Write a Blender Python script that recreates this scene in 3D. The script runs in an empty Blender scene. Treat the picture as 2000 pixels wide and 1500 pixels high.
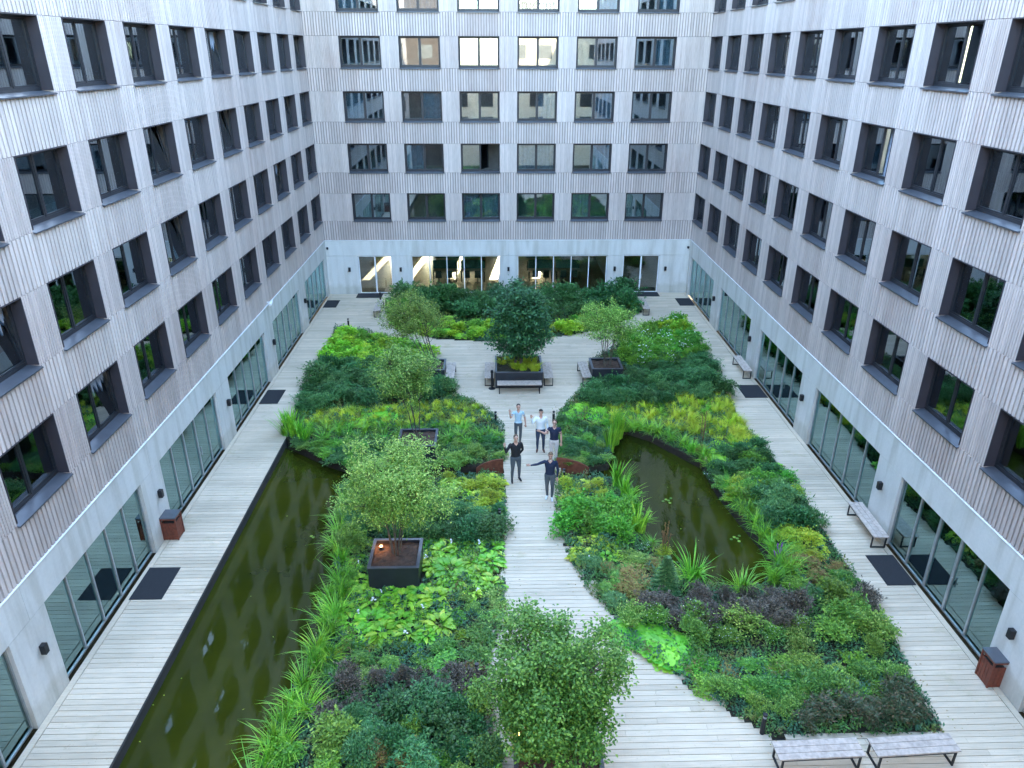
import bpy, math, random
import numpy as np
from mathutils import Vector, Matrix
from mathutils.geometry import tessellate_polygon
random.seed(7)
RNG = np.random.default_rng(7)
R = math.radians
SC = bpy.context.scene
COL = SC.collection

# ------------------------------------------------------------------ camera
F, PI_, YA, RO, CX, CH = 1449.2, 0.4225, 0.0239, 0.0026, -0.2466, 14.8073
D, XL, XR = 47.787, -11.252, 12.557
fw = Vector((math.sin(YA)*math.cos(PI_), math.cos(YA)*math.cos(PI_), -math.sin(PI_)))
x0 = Vector((math.cos(YA), -math.sin(YA), 0)); up0 = x0.cross(fw)
Xc = math.cos(RO)*x0 + math.sin(RO)*up0; Yc = math.cos(RO)*up0 - math.sin(RO)*x0
cam = bpy.data.objects.new('camera', bpy.data.cameras.new('camera')); COL.objects.link(cam)
cam.matrix_world = Matrix(((Xc.x, Yc.x, -fw.x, CX), (Xc.y, Yc.y, -fw.y, 0), (Xc.z, Yc.z, -fw.z, CH), (0, 0, 0, 1)))
cam.data.sensor_width = 36; cam.data.lens = F/2000*36
cam.data.clip_start = .1; cam.data.clip_end = 2000
SC.camera = cam
# ------------------------------------------------------------------ light
W = bpy.data.worlds.new('World'); SC.world = W; W.use_nodes = True
wn = W.node_tree; bg = wn.nodes['Background']
sky = wn.nodes.new('ShaderNodeTexSky'); sky.sky_type = 'NISHITA'; sky.sun_disc = False
SUN_EL, SUN_AZ = R(12.3), R(6)
sky.sun_elevation = SUN_EL; sky.sun_rotation = SUN_AZ
sky.air_density = 1.0; sky.dust_density = .8; sky.ozone_density = 1.5
wn.links.new(sky.outputs[0], bg.inputs[0]); bg.inputs[1].default_value = 0.15
sun = bpy.data.objects.new('sun', bpy.data.lights.new('sun', 'SUN')); COL.objects.link(sun)
sun.data.energy = 2.0; sun.data.angle = R(.5); sun.data.color = (1, .84, .62)
sd = Vector((math.sin(SUN_AZ)*math.cos(SUN_EL), math.cos(SUN_AZ)*math.cos(SUN_EL), math.sin(SUN_EL)))
sun.rotation_euler = sd.to_track_quat('Z', 'Y').to_euler(); sun.location = (0, 80, 60)
vs = SC.view_settings
vs.view_transform = 'Standard'; vs.look = 'None'; vs.gamma = 1; vs.use_curve_mapping = False
vs.exposure = 4.54
SC.cycles.max_bounces = 8; SC.cycles.diffuse_bounces = 4; SC.cycles.glossy_bounces = 4
SC.cycles.transparent_max_bounces = 12; SC.cycles.caustics_reflective = False; SC.cycles.caustics_refractive = False

# ------------------------------------------------------------------ helpers
def P(px, py, z=0.0):
    """point of the place at height z seen at photo pixel (2000x1500)"""
    d = fw + Xc*((px-1000)/F) - Yc*((py-750)/F)
    t = (z-CH)/d.z
    return Vector((CX+d.x*t, d.y*t, z))
def PP(pts, z=0.0): return [tuple(P(*p, z))[:2] for p in pts]

def tag(o, label=None, cat=None, group=None, kind=None):
    if label: o['label'] = label
    if cat: o['category'] = cat
    if group: o['group'] = group
    if kind: o['kind'] = kind
    return o
def empty(name, loc=(0, 0, 0), rz=0):
    o = bpy.data.objects.new(name, None); COL.objects.link(o); o.location = loc; o.rotation_euler.z = rz
    o.empty_display_size = .2
    return o
def link(name, me, parent=None, loc=None, rot=None, scale=None):
    o = bpy.data.objects.new(name, me); COL.objects.link(o)
    if parent: o.parent = parent
    if loc is not None: o.location = loc
    if rot is not None: o.rotation_euler = rot
    if scale is not None: o.scale = scale
    return o

class MB:
    def __init__(s): s.v = []; s.f = []; s.m = []
    def quadbox(s, p, m=0):
        n = len(s.v); s.v += p
        for q in ((0, 3, 2, 1), (4, 5, 6, 7), (0, 1, 5, 4), (1, 2, 6, 5), (2, 3, 7, 6), (3, 0, 4, 7)):
            s.f.append(tuple(n+i for i in q)); s.m.append(m)
    def box(s, x0, x1, y0, y1, z0, z1, m=0):
        s.quadbox([(x0, y0, z0), (x1, y0, z0), (x1, y1, z0), (x0, y1, z0), (x0, y0, z1), (x1, y0, z1), (x1, y1, z1), (x0, y1, z1)], m)
    def bar(s, a, b, r, m=0):
        s.tube([a, b], [r, r], 4, m)
    def tube(s, pts, rad, n=6, m=0, cap=True):
        base = len(s.v); pts = [Vector(p) for p in pts]; k = len(pts); side = None
        for i, p in enumerate(pts):
            t = (pts[min(i+1, k-1)]-pts[max(i-1, 0)])
            if t.length < 1e-9: t = Vector((0, 0, 1))
            t.normalize()
            if side is None:
                side = t.orthogonal().normalized()
                if abs(t.z) < .9: side = t.cross(Vector((0, 0, 1))).normalized()
            side = (side - t*side.dot(t)).normalized(); o = t.cross(side)
            for j in range(n):
                a = 2*math.pi*(j+.5)/n
                s.v.append(tuple(p+(side*math.cos(a)+o*math.sin(a))*rad[i]*(1.414 if n == 4 else 1)))
        for i in range(k-1):
            for j in range(n):
                j2 = (j+1) % n
                s.f.append((base+i*n+j, base+i*n+j2, base+(i+1)*n+j2, base+(i+1)*n+j)); s.m.append(m)
        if cap:
            s.f.append(tuple(base+j for j in reversed(range(n)))); s.m.append(m)
            s.f.append(tuple(base+(k-1)*n+j for j in range(n))); s.m.append(m)
    def lathe(s, prof, n=16, m=0, c=(0, 0, 0)):
        base = len(s.v); k = len(prof)
        for r, z in prof:
            for j in range(n):
                a = 2*math.pi*j/n; s.v.append((c[0]+r*math.cos(a), c[1]+r*math.sin(a), c[2]+z))
        for i in range(k-1):
            for j in range(n):
                j2 = (j+1) % n
                s.f.append((base+i*n+j, base+i*n+j2, base+(i+1)*n+j2, base+(i+1)*n+j)); s.m.append(m)
        s.f.append(tuple(base+j for j in reversed(range(n)))); s.m.append(m)
        s.f.append(tuple(base+(k-1)*n+j for j in range(n))); s.m.append(m)
    def ball(s, c, rx, ry, rz, n=10, k=7, m=0):
        base = len(s.v)
        for i in range(1, k):
            t = math.pi*i/k
            for j in range(n):
                a = 2*math.pi*j/n
                s.v.append((c[0]+rx*math.sin(t)*math.cos(a), c[1]+ry*math.sin(t)*math.sin(a), c[2]+rz*math.cos(t)))
        s.v.append((c[0], c[1], c[2]+rz)); s.v.append((c[0], c[1], c[2]-rz)); T = base+(k-1)*n
        for j in range(n):
            j2 = (j+1) % n
            s.f.append((base+j2, T, base+j)); s.m.append(m)
            for i in range(k-2):
                s.f.append((base+i*n+j, base+(i+1)*n+j, base+(i+1)*n+j2, base+i*n+j2)); s.m.append(m)
            s.f.append((base+(k-2)*n+j, T+1, base+(k-2)*n+j2)); s.m.append(m)
    def mesh(s, name, mats, smooth=False):
        me = bpy.data.meshes.new(name); me.from_pydata(s.v, [], s.f)
        for m in (mats if isinstance(mats, (list, tuple)) else [mats]): me.materials.append(m)
        if any(s.m): me.polygons.foreach_set('material_index', s.m)
        if smooth: me.polygons.foreach_set('use_smooth', [True]*len(s.f))
        me.update(); return me
    def build(s, name, mats, parent=None, loc=None, rot=None, smooth=False):
        return link(name, s.mesh(name, mats, smooth), parent, loc, rot)

def prism(name, poly, z0, z1, mat, holes=(), parent=None):
    """solid slab from a 2-D outline, with holes"""
    loops = [list(poly)]+[list(h) for h in holes]
    flat = [p for l in loops for p in l]
    tris = tessellate_polygon([[Vector((p[0], p[1], 0)) for p in l] for l in loops])
    n = len(flat); v = [(p[0], p[1], z1) for p in flat]+[(p[0], p[1], z0) for p in flat]
    f = []
    for a, b, c in tris:
        A, B, Cc = flat[a], flat[b], flat[c]
        if (B[0]-A[0])*(Cc[1]-A[1])-(B[1]-A[1])*(Cc[0]-A[0]) < 0: a, b = b, a
        f.append((a, b, c)); f.append((n+a, n+c, n+b))
    o = 0
    for l in loops:
        k = len(l)
        for i in range(k): f.append((o+i, n+o+i, n+o+(i+1) % k, o+(i+1) % k))
        o += k
    me = bpy.data.meshes.new(name); me.from_pydata(v, [], f); me.materials.append(mat); me.update()
    return link(name, me, parent)

def inside(poly, x, y):
    c = False; n = len(poly); j = n-1
    for i in range(n):
        xi, yi = poly[i]; xj, yj = poly[j]
        if (yi > y) != (yj > y) and x < (xj-xi)*(y-yi)/(yj-yi)+xi: c = not c
        j = i
    return c

# ------------------------------------------------------------------ materials
def newmat(name):
    m = bpy.data.materials.new(name); m.use_nodes = True
    nt = m.node_tree; b = nt.nodes['Principled BSDF']
    return m, nt, b
def N(nt, t, **kw):
    n = nt.nodes.new(t)
    for k, v in kw.items(): setattr(n, k, v)
    return n
def ramp(nt, stops, src, interp='LINEAR'):
    r = N(nt, 'ShaderNodeValToRGB'); cr = r.color_ramp; cr.interpolation = interp
    while len(cr.elements) < len(stops): cr.elements.new(.5)
    for e, (p, c) in zip(cr.elements, stops): e.position = p; e.color = (*c, 1)
    nt.links.new(src, r.inputs[0]); return r.outputs[0]
def noise(nt, scale, detail=4, vec=None, sc=None, rough=.55):
    n = N(nt, 'ShaderNodeTexNoise'); n.inputs['Scale'].default_value = scale; n.inputs['Detail'].default_value = detail
    n.inputs['Roughness'].default_value = rough
    if vec is None: vec = N(nt, 'ShaderNodeNewGeometry').outputs['Position']
    if sc is not None:
        mp = N(nt, 'ShaderNodeMapping'); mp.inputs['Scale'].default_value = sc; nt.links.new(vec, mp.inputs[0]); vec = mp.outputs[0]
    nt.links.new(vec, n.inputs['Vector']); return n.outputs['Fac']
def mixc(nt, a, b, fac, blend='MIX'):
    m = N(nt, 'ShaderNodeMix', data_type='RGBA', blend_type=blend)
    if isinstance(fac, (int, float)): m.inputs[0].default_value = fac
    else: nt.links.new(fac, m.inputs[0])
    for s, i in ((a, 6), (b, 7)):
        if isinstance(s, tuple): m.inputs[i].default_value = (*s, 1)
        else: nt.links.new(s, m.inputs[i])
    return m.outputs[2]
def bump(nt, b, h, strength=.3, dist=.01):
    bp = N(nt, 'ShaderNodeBump'); bp.inputs['Strength'].default_value = strength; bp.inputs['Distance'].default_value = dist
    nt.links.new(h, bp.inputs['Height']); nt.links.new(bp.outputs[0], b.inputs['Normal'])
def plain(name, col, rough=.6, metal=0, var=.12, scale=3.0):
    m, nt, b = newmat(name)
    f = noise(nt, scale, 5)
    c = ramp(nt, [(.3, tuple(x*(1-var) for x in col)), (.7, tuple(min(1, x*(1+var)) for x in col))], f)
    nt.links.new(c, b.inputs['Base Color']); b.inputs['Roughness'].default_value = rough; b.inputs['Metallic'].default_value = metal
    return m

def wood_cladding():
    m, nt, b = newmat('weathered_cladding')
    g = N(nt, 'ShaderNodeNewGeometry'); oi = N(nt, 'ShaderNodeObjectInfo')
    fine = noise(nt, 9, 5, sc=(3, 3, .25)); big = noise(nt, .16, 3, sc=(1, 1, .8)); mid = noise(nt, .9, 4, sc=(1.6, 1.6, .35))
    grey = ramp(nt, [(.25, (.49, .415, .375)), (.75, (.66, .57, .52))], fine)
    brown = ramp(nt, [(.25, (.37, .265, .225)), (.75, (.50, .38, .33))], fine)
    k = ramp(nt, [(.42, (0, 0, 0)), (.62, (1, 1, 1))], big)
    ad = N(nt, 'ShaderNodeMath', operation='MULTIPLY_ADD'); nt.links.new(mid, ad.inputs[0]); ad.inputs[1].default_value = .9; ad.inputs[2].default_value = -.22
    mx = N(nt, 'ShaderNodeMath', operation='MULTIPLY', use_clamp=True); nt.links.new(k, mx.inputs[0]); nt.links.new(ad.outputs[0], mx.inputs[1])
    mx2 = N(nt, 'ShaderNodeMath', operation='MULTIPLY_ADD', use_clamp=True); nt.links.new(mx.outputs[0], mx2.inputs[0]); mx2.inputs[1].default_value = 1.5
    mx2.inputs[2].default_value = .12
    c = mixc(nt, grey, brown, mx2.outputs[0])
    rv = ramp(nt, [(0, (.82, .82, .82)), (1, (1.05, 1.05, 1.05))], g.outputs['Random Per Island'])
    c = mixc(nt, c, rv, 1.0, 'MULTIPLY')
    ro = ramp(nt, [(0, (.93, .92, .92)), (1, (1.05, 1.05, 1.05))], oi.outputs['Random'])
    c = mixc(nt, c, ro, 1.0, 'MULTIPLY')
    nt.links.new(c, b.inputs['Base Color']); b.inputs['Roughness'].default_value = .8
    bump(nt, b, fine, .25, .006); return m
def concrete():
    m, nt, b = newmat('pale_concrete')
    f = noise(nt, 1.2, 6, sc=(1, 1, .35)); g = noise(nt, 14, 4)
    c = ramp(nt, [(.25, (.54, .52, .48)), (.55, (.62, .60, .56)), (.8, (.68, .665, .62))], f)
    c = mixc(nt, c, ramp(nt, [(.35, (.94, .94, .94)), (.65, (1, 1, 1))], g), 1, 'MULTIPLY')
    st = noise(nt, 2.4, 4, sc=(1, 1, .10)); c = mixc(nt, c, ramp(nt, [(.36, (.84, .83, .80)), (.52, (1, 1, 1))], st), 1, 'MULTIPLY')
    sp = N(nt, 'ShaderNodeSeparateXYZ'); nt.links.new(N(nt, 'ShaderNodeNewGeometry').outputs['Position'], sp.inputs[0])
    ad = N(nt, 'ShaderNodeMath', operation='MULTIPLY_ADD'); nt.links.new(noise(nt, 1.6, 5), ad.inputs[0]); ad.inputs[1].default_value = -.9; nt.links.new(sp.outputs['Z'], ad.inputs[2])
    c = mixc(nt, c, ramp(nt, [(0, (.84, .83, .79)), (.25, (1, 1, 1))], ad.outputs[0]), 1, 'MULTIPLY')
    nt.links.new(c, b.inputs['Base Color']); b.inputs['Roughness'].default_value = .75; bump(nt, b, g, .12, .004); return m
def plank_mat():
    m, nt, b = newmat('silvered_plank')
    oi = N(nt, 'ShaderNodeObjectInfo'); g = N(nt, 'ShaderNodeNewGeometry')
    f = noise(nt, 4, 6, sc=(.5, 7, 1)); big = noise(nt, .35, 4); sp = noise(nt, 22, 3)
    c = ramp(nt, [(.25, (.545, .445, .33)), (.7, (.69, .57, .42))], f)
    c = mixc(nt, c, ramp(nt, [(.32, (.80, .81, .80)), (.6, (1.0, .99, .98))], big), 1, 'MULTIPLY')
    a = N(nt, 'ShaderNodeMath', operation='ADD'); nt.links.new(oi.outputs['Random'], a.inputs[0]); nt.links.new(g.outputs['Random Per Island'], a.inputs[1])
    fr = N(nt, 'ShaderNodeMath', operation='FRACT'); nt.links.new(a.outputs[0], fr.inputs[0])
    c = mixc(nt, c, ramp(nt, [(0, (.86, .855, .85)), (1, (1.06, 1.06, 1.07))], fr.outputs[0]), 1, 'MULTIPLY')
    c = mixc(nt, c, ramp(nt, [(.28, (.7, .69, .66)), (.36, (1, 1, 1))], sp), 1, 'MULTIPLY')
    al = noise(nt, .8, 6, rough=.7); c = mixc(nt, c, ramp(nt, [(.58, (1, 1, 1)), (.72, (.80, .82, .72))], al), 1, 'MULTIPLY')
    dr = noise(nt, 2.6, 5, rough=.75); c = mixc(nt, c, ramp(nt, [(.62, (1, 1, 1)), (.70, (.84, .80, .74))], dr), 1, 'MULTIPLY')
    nt.links.new(c, b.inputs['Base Color']); b.inputs['Roughness'].default_value = .7; bump(nt, b, f, .25, .004); return m
def glass_mat(name, tint=(.72, .86, .84), refl=.16, gcol=(.9, .95, 1)):
    m, nt, b = newmat(name); nt.nodes.remove(b); out = nt.nodes['Material Output']
    tr = N(nt, 'ShaderNodeBsdfTransparent'); tr.inputs[0].default_value = (*tint, 1)
    gl = N(nt, 'ShaderNodeBsdfGlossy'); gl.inputs['Roughness'].default_value = .015; gl.inputs['Color'].default_value = (*gcol, 1)
    lw = N(nt, 'ShaderNodeFresnel'); lw.inputs[0].default_value = 1.52
    bp = N(nt, 'ShaderNodeBump'); bp.inputs['Strength'].default_value = .025; bp.inputs['Distance'].default_value = .02
    nt.links.new(noise(nt, .9, 2), bp.inputs['Height'])
    nt.links.new(bp.outputs[0], gl.inputs['Normal'])
    ma = N(nt, 'ShaderNodeMath', operation='MULTIPLY_ADD', use_clamp=True); nt.links.new(lw.outputs[0], ma.inputs[0])
    ma.inputs[1].default_value = 1.5; ma.inputs[2].default_value = refl
    mx = N(nt, 'ShaderNodeMixShader'); nt.links.new(ma.outputs[0], mx.inputs[0]); nt.links.new(tr.outputs[0], mx.inputs[1]); nt.links.new(gl.outputs[0], mx.inputs[2])
    nt.links.new(mx.outputs[0], out.inputs[0]); return m
def leaf_mat(name, c1, c2, c3=None, rough=.5, trans=.33, hue=.05):
    m, nt, b = newmat(name); out = nt.nodes['Material Output']
    g = N(nt, 'ShaderNodeNewGeometry'); oi = N(nt, 'ShaderNodeObjectInfo')
    c1, c2, c3 = [(min(.7, q[0]*1.95), min(.75, q[1]*1.80), q[2]*1.15) for q in (c1, c2, c3 or c2)]
    stops = [(0, c1), (.65, c2), (1, c3)]
    c = ramp(nt, stops, g.outputs['Random Per Island'])
    h = N(nt, 'ShaderNodeHueSaturation'); nt.links.new(c, h.inputs['Color'])
    for inp, lo, hi in (('Hue', .5-hue/2, .5+hue/2), ('Value', .78, 1.22)):
        mr = N(nt, 'ShaderNodeMapRange'); mr.inputs[3].default_value = lo; mr.inputs[4].default_value = hi
        if inp == 'Value':
            w = N(nt, 'ShaderNodeTexWhiteNoise', noise_dimensions='1D'); nt.links.new(oi.outputs['Random'], w.inputs['W']); nt.links.new(w.outputs[0], mr.inputs[0])
        else: nt.links.new(oi.outputs['Random'], mr.inputs[0])
        nt.links.new(mr.outputs[0], h.inputs[inp])
    nt.links.new(h.outputs[0], b.inputs['Base Color']); b.inputs['Roughness'].default_value = rough
    tl = N(nt, 'ShaderNodeBsdfTranslucent'); nt.links.new(h.outputs[0], tl.inputs[0])
    mx = N(nt, 'ShaderNodeMixShader'); mx.inputs[0].default_value = trans
    nt.links.new(b.outputs[0], mx.inputs[1]); nt.links.new(tl.outputs[0], mx.inputs[2]); nt.links.new(mx.outputs[0], out.inputs[0])
    return m

M = {}
M['clad'] = wood_cladding(); M['cladback'] = plain('cladding_backing', (.24, .195, .18), .9); M['conc'] = concrete(); M['plank'] = plank_mat()
M['frame'] = plain('dark_window_metal', (.028, .029, .034), .45, .3)
M['reveal'] = plain('brown_black_lining', (.034, .028, .034), .6)
M['sill'] = plain('dark_sill_metal', (.10, .105, .12), .35, .4)
M['alu'] = plain('grey_aluminium', (.36, .38, .38), .4, .5)
M['flash'] = plain('pale_flashing', (.8, .8, .8), .4)
M['glass'] = glass_mat('window_glass', (.74, .86, .88), .19, (.82, .92, 1))
M['glassb'] = glass_mat('office_glass', (.85, .9, .86), .05)
M['glassg'] = glass_mat('shopfront_glass', (.66, .92, .86), .20, (.62, .92, .92))
M['room'] = plain('room_plaster', (.32, .33, .34), .9)
M['roomfloor'] = plain('room_floor', (.22, .27, .26), .5)
M['gffloor'] = plain('pale_screed', (.42, .56, .54), .4)
M['oakfloor'] = plain('oak_floor', (.26, .19, .10), .5)
M['slab'] = plain('roof_grey', (.2, .2, .2), .9)
M['dark'] = plain('dark_under_deck', (.03, .028, .025), .95)
M['black'] = plain('black_steel', (.014, .015, .018), .45, .3)
M['planter'] = plain('planter_steel', (.035, .038, .045), .4, .4)
M['benchwood'] = plain('bench_wood', (.45, .37, .31), .75, 0, .25, 9)
M['mat'] = plain('rubber_mat', (.016, .017, .020), .95, 0, .3, 30)
M['binwood'] = plain('red_brown_wood', (.15, .036, .018), .6, 0, .3, 12)
M['rust'] = plain('rusty_steel', (.16, .05, .025), .85, .1, .35, 8)
M['rustd'] = plain('dark_rusty_edge', (.025, .018, .012), .9, .1, .4, 6)
M['soil'] = plain('planting_soil', (.075, .045, .032), .95, 0, .4, 9)
M['bedsoil'] = plain('bed_earth', (.035, .032, .018), .95, 0, .4, 5)
M['bark'] = plain('tree_bark', (.10, .085, .065), .9, 0, .3, 14)
M['stem'] = plain('green_stem', (.06, .09, .03), .8)
M['greendiv'] = plain('dark_teal_felt', (.02, .07, .07), .9)
M['desk'] = plain('desk_top', (.33, .2, .1), .5)
M['cream'] = plain('cream_render', (.62, .52, .38), .8)
M['curt1'] = plain('grey_curtain', (.30, .34, .42), .9, 0, .2, 6)
M['curt2'] = plain('pale_curtain', (.45, .48, .52), .9, 0, .15, 6)
M['curt3'] = plain('ochre_wall', (.55, .28, .06), .9)
M['white'] = plain('white_paint', (.75, .75, .75), .6)
M['petal'] = plain('white_petal', (.85, .86, .85), .6)
M['purplep'] = plain('purple_petal', (.25, .08, .35), .6)
M['yellowp'] = plain('yellow_petal', (.7, .5, .04), .6)
M['drybrown'] = plain('dry_brown', (.22, .11, .05), .9)
M['teal'] = plain('teal_cushion', (.05, .35, .28), .8)
M['orange'] = plain('orange_plastic', (.7, .16, .03), .5)
def emis(name, col, s):
    m, nt, b = newmat(name); b.inputs['Emission Color'].default_value = (*col, 1); b.inputs['Emission Strength'].default_value = s
    b.inputs['Base Color'].default_value = (*col, 1); return m
M['lamp'] = emis('warm_lamp', (1, .5, .18), 3)
def water_mat():
    m, nt, b = newmat('murky_pond_water')
    f = noise(nt, .28, 4); c = ramp(nt, [(.3, (.016, .022, .003)), (.55, (.034, .040, .004)), (.8, (.060, .058, .006))], f)
    nt.links.new(c, b.inputs['Base Color']); b.inputs['Roughness'].default_value = .03; b.inputs['IOR'].default_value = 1.4
    bump(nt, b, noise(nt, 1.6, 4, sc=(1, .6, 1)), .16, .025); return m
M['water'] = water_mat()
LF = {
 'lime': leaf_mat('lime_leaf', (.10, .22, .025), (.20, .40, .04), (.34, .52, .06)),
 'green': leaf_mat('green_leaf', (.035, .12, .02), (.08, .23, .035), (.15, .33, .05)),
 'mid': leaf_mat('mid_green_leaf', (.045, .12, .03), (.09, .20, .045), (.18, .31, .07)),
 'dark': leaf_mat('dark_green_leaf', (.015, .06, .025), (.03, .11, .045), (.07, .18, .075)),
 'blue': leaf_mat('blue_green_leaf', (.02, .08, .035), (.045, .15, .065), (.12, .25, .12)),
 'purple': leaf_mat('purple_black_leaf', (.025, .022, .024), (.055, .047, .05), (.11, .095, .10), .5, .1, .02),
 'varieg': leaf_mat('variegated_leaf', (.04, .12, .022), (.10, .21, .045), (.27, .37, .13)),
 'maple': leaf_mat('maple_leaf', (.018, .07, .04), (.035, .12, .06), (.08, .19, .09)),
 'front': leaf_mat('front_tree_leaf', (.022, .085, .018), (.05, .145, .028), (.13, .26, .06)),
 'grass': leaf_mat('grass_blade', (.05, .16, .02), (.11, .29, .03), (.24, .42, .06), .5, .25, .03),
 'sedge': leaf_mat('sedge_blade', (.15, .24, .02), (.27, .38, .03), (.42, .34, .07), .6, .2, .03),
 'hosta': leaf_mat('hosta_leaf', (.09, .24, .03), (.17, .38, .05), (.30, .50, .08), .4),
 'hostay': leaf_mat('yellow_hosta_leaf', (.15, .27, .03), (.25, .38, .05), (.38, .44, .07), .4),
 'round': leaf_mat('round_leaf', (.09, .30, .03), (.16, .44, .05), (.24, .52, .07), .45),
 'rosette': leaf_mat('whorled_leaf', (.035, .10, .03), (.08, .19, .05), (.20, .34, .10)),
 'darkred': leaf_mat('dark_reddish_leaf', (.022, .045, .028), (.045, .07, .045), (.12, .075, .07), .45, .15, .02),
 'russet': leaf_mat('russet_leaf', (.10, .06, .03), (.16, .12, .05), (.12, .20, .05), .6, .2, .03),
 'yellow': leaf_mat('yellow_leaf', (.11, .20, .025), (.20, .30, .035), (.34, .38, .05)),
}
def cover_mat():
    m, nt, b = newmat('ground_cover_leaves'); out = nt.nodes['Material Output']
    g = N(nt, 'ShaderNodeNewGeometry')
    s = noise(nt, .55, 3); s2 = noise(nt, 1.7, 2)
    a = ramp(nt, [(0, (.04, .13, .03)), (1, (.11, .27, .05))], g.outputs['Random Per Island'])
    bb = ramp(nt, [(0, (.03, .11, .055)), (1, (.08, .21, .10))], g.outputs['Random Per Island'])
    c_ = ramp(nt, [(0, (.10, .16, .03)), (.7, (.19, .26, .05)), (1, (.24, .13, .06))], g.outputs['Random Per Island'])
    c = mixc(nt, a, bb, ramp(nt, [(.45, (0, 0, 0)), (.55, (1, 1, 1))], s)); c = mixc(nt, c, c_, ramp(nt, [(.52, (0, 0, 0)), (.62, (1, 1, 1))], s2))
    nt.links.new(c, b.inputs['Base Color']); b.inputs['Roughness'].default_value = .6
    tl = N(nt, 'ShaderNodeBsdfTranslucent'); nt.links.new(c, tl.inputs[0]); mx = N(nt, 'ShaderNodeMixShader'); mx.inputs[0].default_value = .2
    nt.links.new(b.outputs[0], mx.inputs[1]); nt.links.new(tl.outputs[0], mx.inputs[2]); nt.links.new(mx.outputs[0], out.inputs[0]); return m
M['cover'] = cover_mat()

# ------------------------------------------------------------------ ground, deck, ponds, beds (outlines are metres on the deck plane)
G_LEFT = PP([(655, 640), (705, 646), (765, 660), (815, 676), (845, 692), (872, 740), (895, 770), (930, 786), (962, 806), (985, 832), (985, 905),
             (990, 1000), (986, 1060), (985, 1130), (988, 1190), (966, 1270), (946, 1330), (958, 1380), (974, 1440), (980, 1500)]) \
    + [(-.6, 9.5), (-.6, 7.0), (-9.05, 7.0), (-9.05, 27.6)] + PP([(560, 850), (590, 768), (632, 700)])
G_RIGHT = PP([(1320, 627), (1345, 640), (1362, 672), (1410, 745), (1440, 812), (1490, 875), (1560, 950), (1600, 1022), (1640, 1085), (1700, 1165),
              (1742, 1235), (1782, 1325), (1845, 1432), (1500, 1440), (1430, 1395), (1350, 1345), (1290, 1298), (1215, 1268), (1196, 1200), (1150, 1160),
              (1115, 1100), (1096, 1050), (1084, 1000), (1084, 905), (1087, 812), (1110, 782), (1150, 742), (1150, 706), (1190, 682), (1250, 652)])
G_BACK = PP([(752, 612), (775, 642), (850, 662), (950, 667), (1040, 665), (1150, 648), (1235, 622), (1255, 604), (1240, 582), (1180, 574), (1000, 571), (840, 574), (770, 583)])
POND_L = [(-9.05, 27.3)]+PP([(570, 868), (640, 900), (700, 918), (985, 908), (985, 926), (870, 930), (705, 934), (672, 962), (655, 1050), (655, 1160), (612, 1265), (556, 1385), (505, 1500)])+[(-7.1, 7.2), (-9.05, 7.2)]
POND_R = PP([(1084, 909), (1150, 912), (1188, 905), (1198, 872), (1192, 846), (1225, 836), (1270, 850), (1312, 872), (1372, 903), (1402, 955), (1442, 1005), (1482, 1052), (1512, 1095), (1492, 1140),
             (1440, 1152), (1390, 1140), (1330, 1112), (1268, 1066), (1240, 1012), (1216, 956), (1184, 930), (1084, 924)])
CORTEN_N = PP([(985, 908), (705, 916), (640, 898), (572, 868)])
BED_LN = PP([(655, 640), (705, 646), (765, 660), (815, 676), (845, 692), (872, 740), (895, 770), (930, 786), (962, 806), (985, 832), (985, 906), (700, 916), (640, 898), (572, 866), (558, 852), (590, 768), (632, 700)])
BED_LS = PP([(985, 927), (990, 1000), (986, 1060), (985, 1130), (988, 1190), (966, 1270), (946, 1330), (958, 1380), (974, 1440), (980, 1500)])+[(-.6, 9.5), (-.6, 7), (-7.1, 7.0)]+PP([(505, 1500), (556, 1385), (612, 1265), (655, 1160), (655, 1050), (672, 962), (705, 935), (870, 931)])
YN, YF = 6.5, D-.02
HOLES = [(G_LEFT, 'L'), (G_RIGHT, 'R'), (G_BACK, 'B')]

g_ = MB(); g_.box(-400, 400, -400, 400, -1.2, -1.0)
ground = tag(g_.build('ground', M['bedsoil']), kind='structure')
court = prism('deck', [(XL, -8), (XR, -8), (XR, D), (XL, D)], -.7, -.05, M['dark'], [G_LEFT, G_RIGHT, G_BACK]); tag(court, kind='structure')
wm = []
for nm, pl in (('pond_water', POND_L), ('pond_water', POND_R)):
    w_ = prism(nm, pl, -.6, -.30, M['water']); tag(w_, kind='structure'); wm.append(w_)
tag(prism('garden_bed', BED_LN, -.7, -.02, M['bedsoil']), kind='structure')
tag(prism('garden_bed', BED_LS, -.7, -.02, M['bedsoil']), kind='structure')
tag(prism('garden_bed', G_BACK, -.7, -.02, M['bedsoil']), kind='structure')
HP = [tuple(p) for p in POND_R]
GR_out = [p for p in G_RIGHT]
# the right bed is two pieces: its pond opens to the channel at the bridge
i905 = 23
BED_R = G_RIGHT[:23]+[POND_R[-1]]+POND_R[1:-1][::-1]+[POND_R[0]]+G_RIGHT[24:]
tag(prism('garden_bed', BED_R, -.7, -.02, M['bedsoil']), kind='structure')
ch_ = MB(); a_, b_ = P(985, 908), P(1084, 926)
ch_.box(a_.x-.1, b_.x+.1, b_.y-.05, a_.y+.05, -.6, -.303)
tag(ch_.build('channel_water', M['water']), kind='structure')

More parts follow.
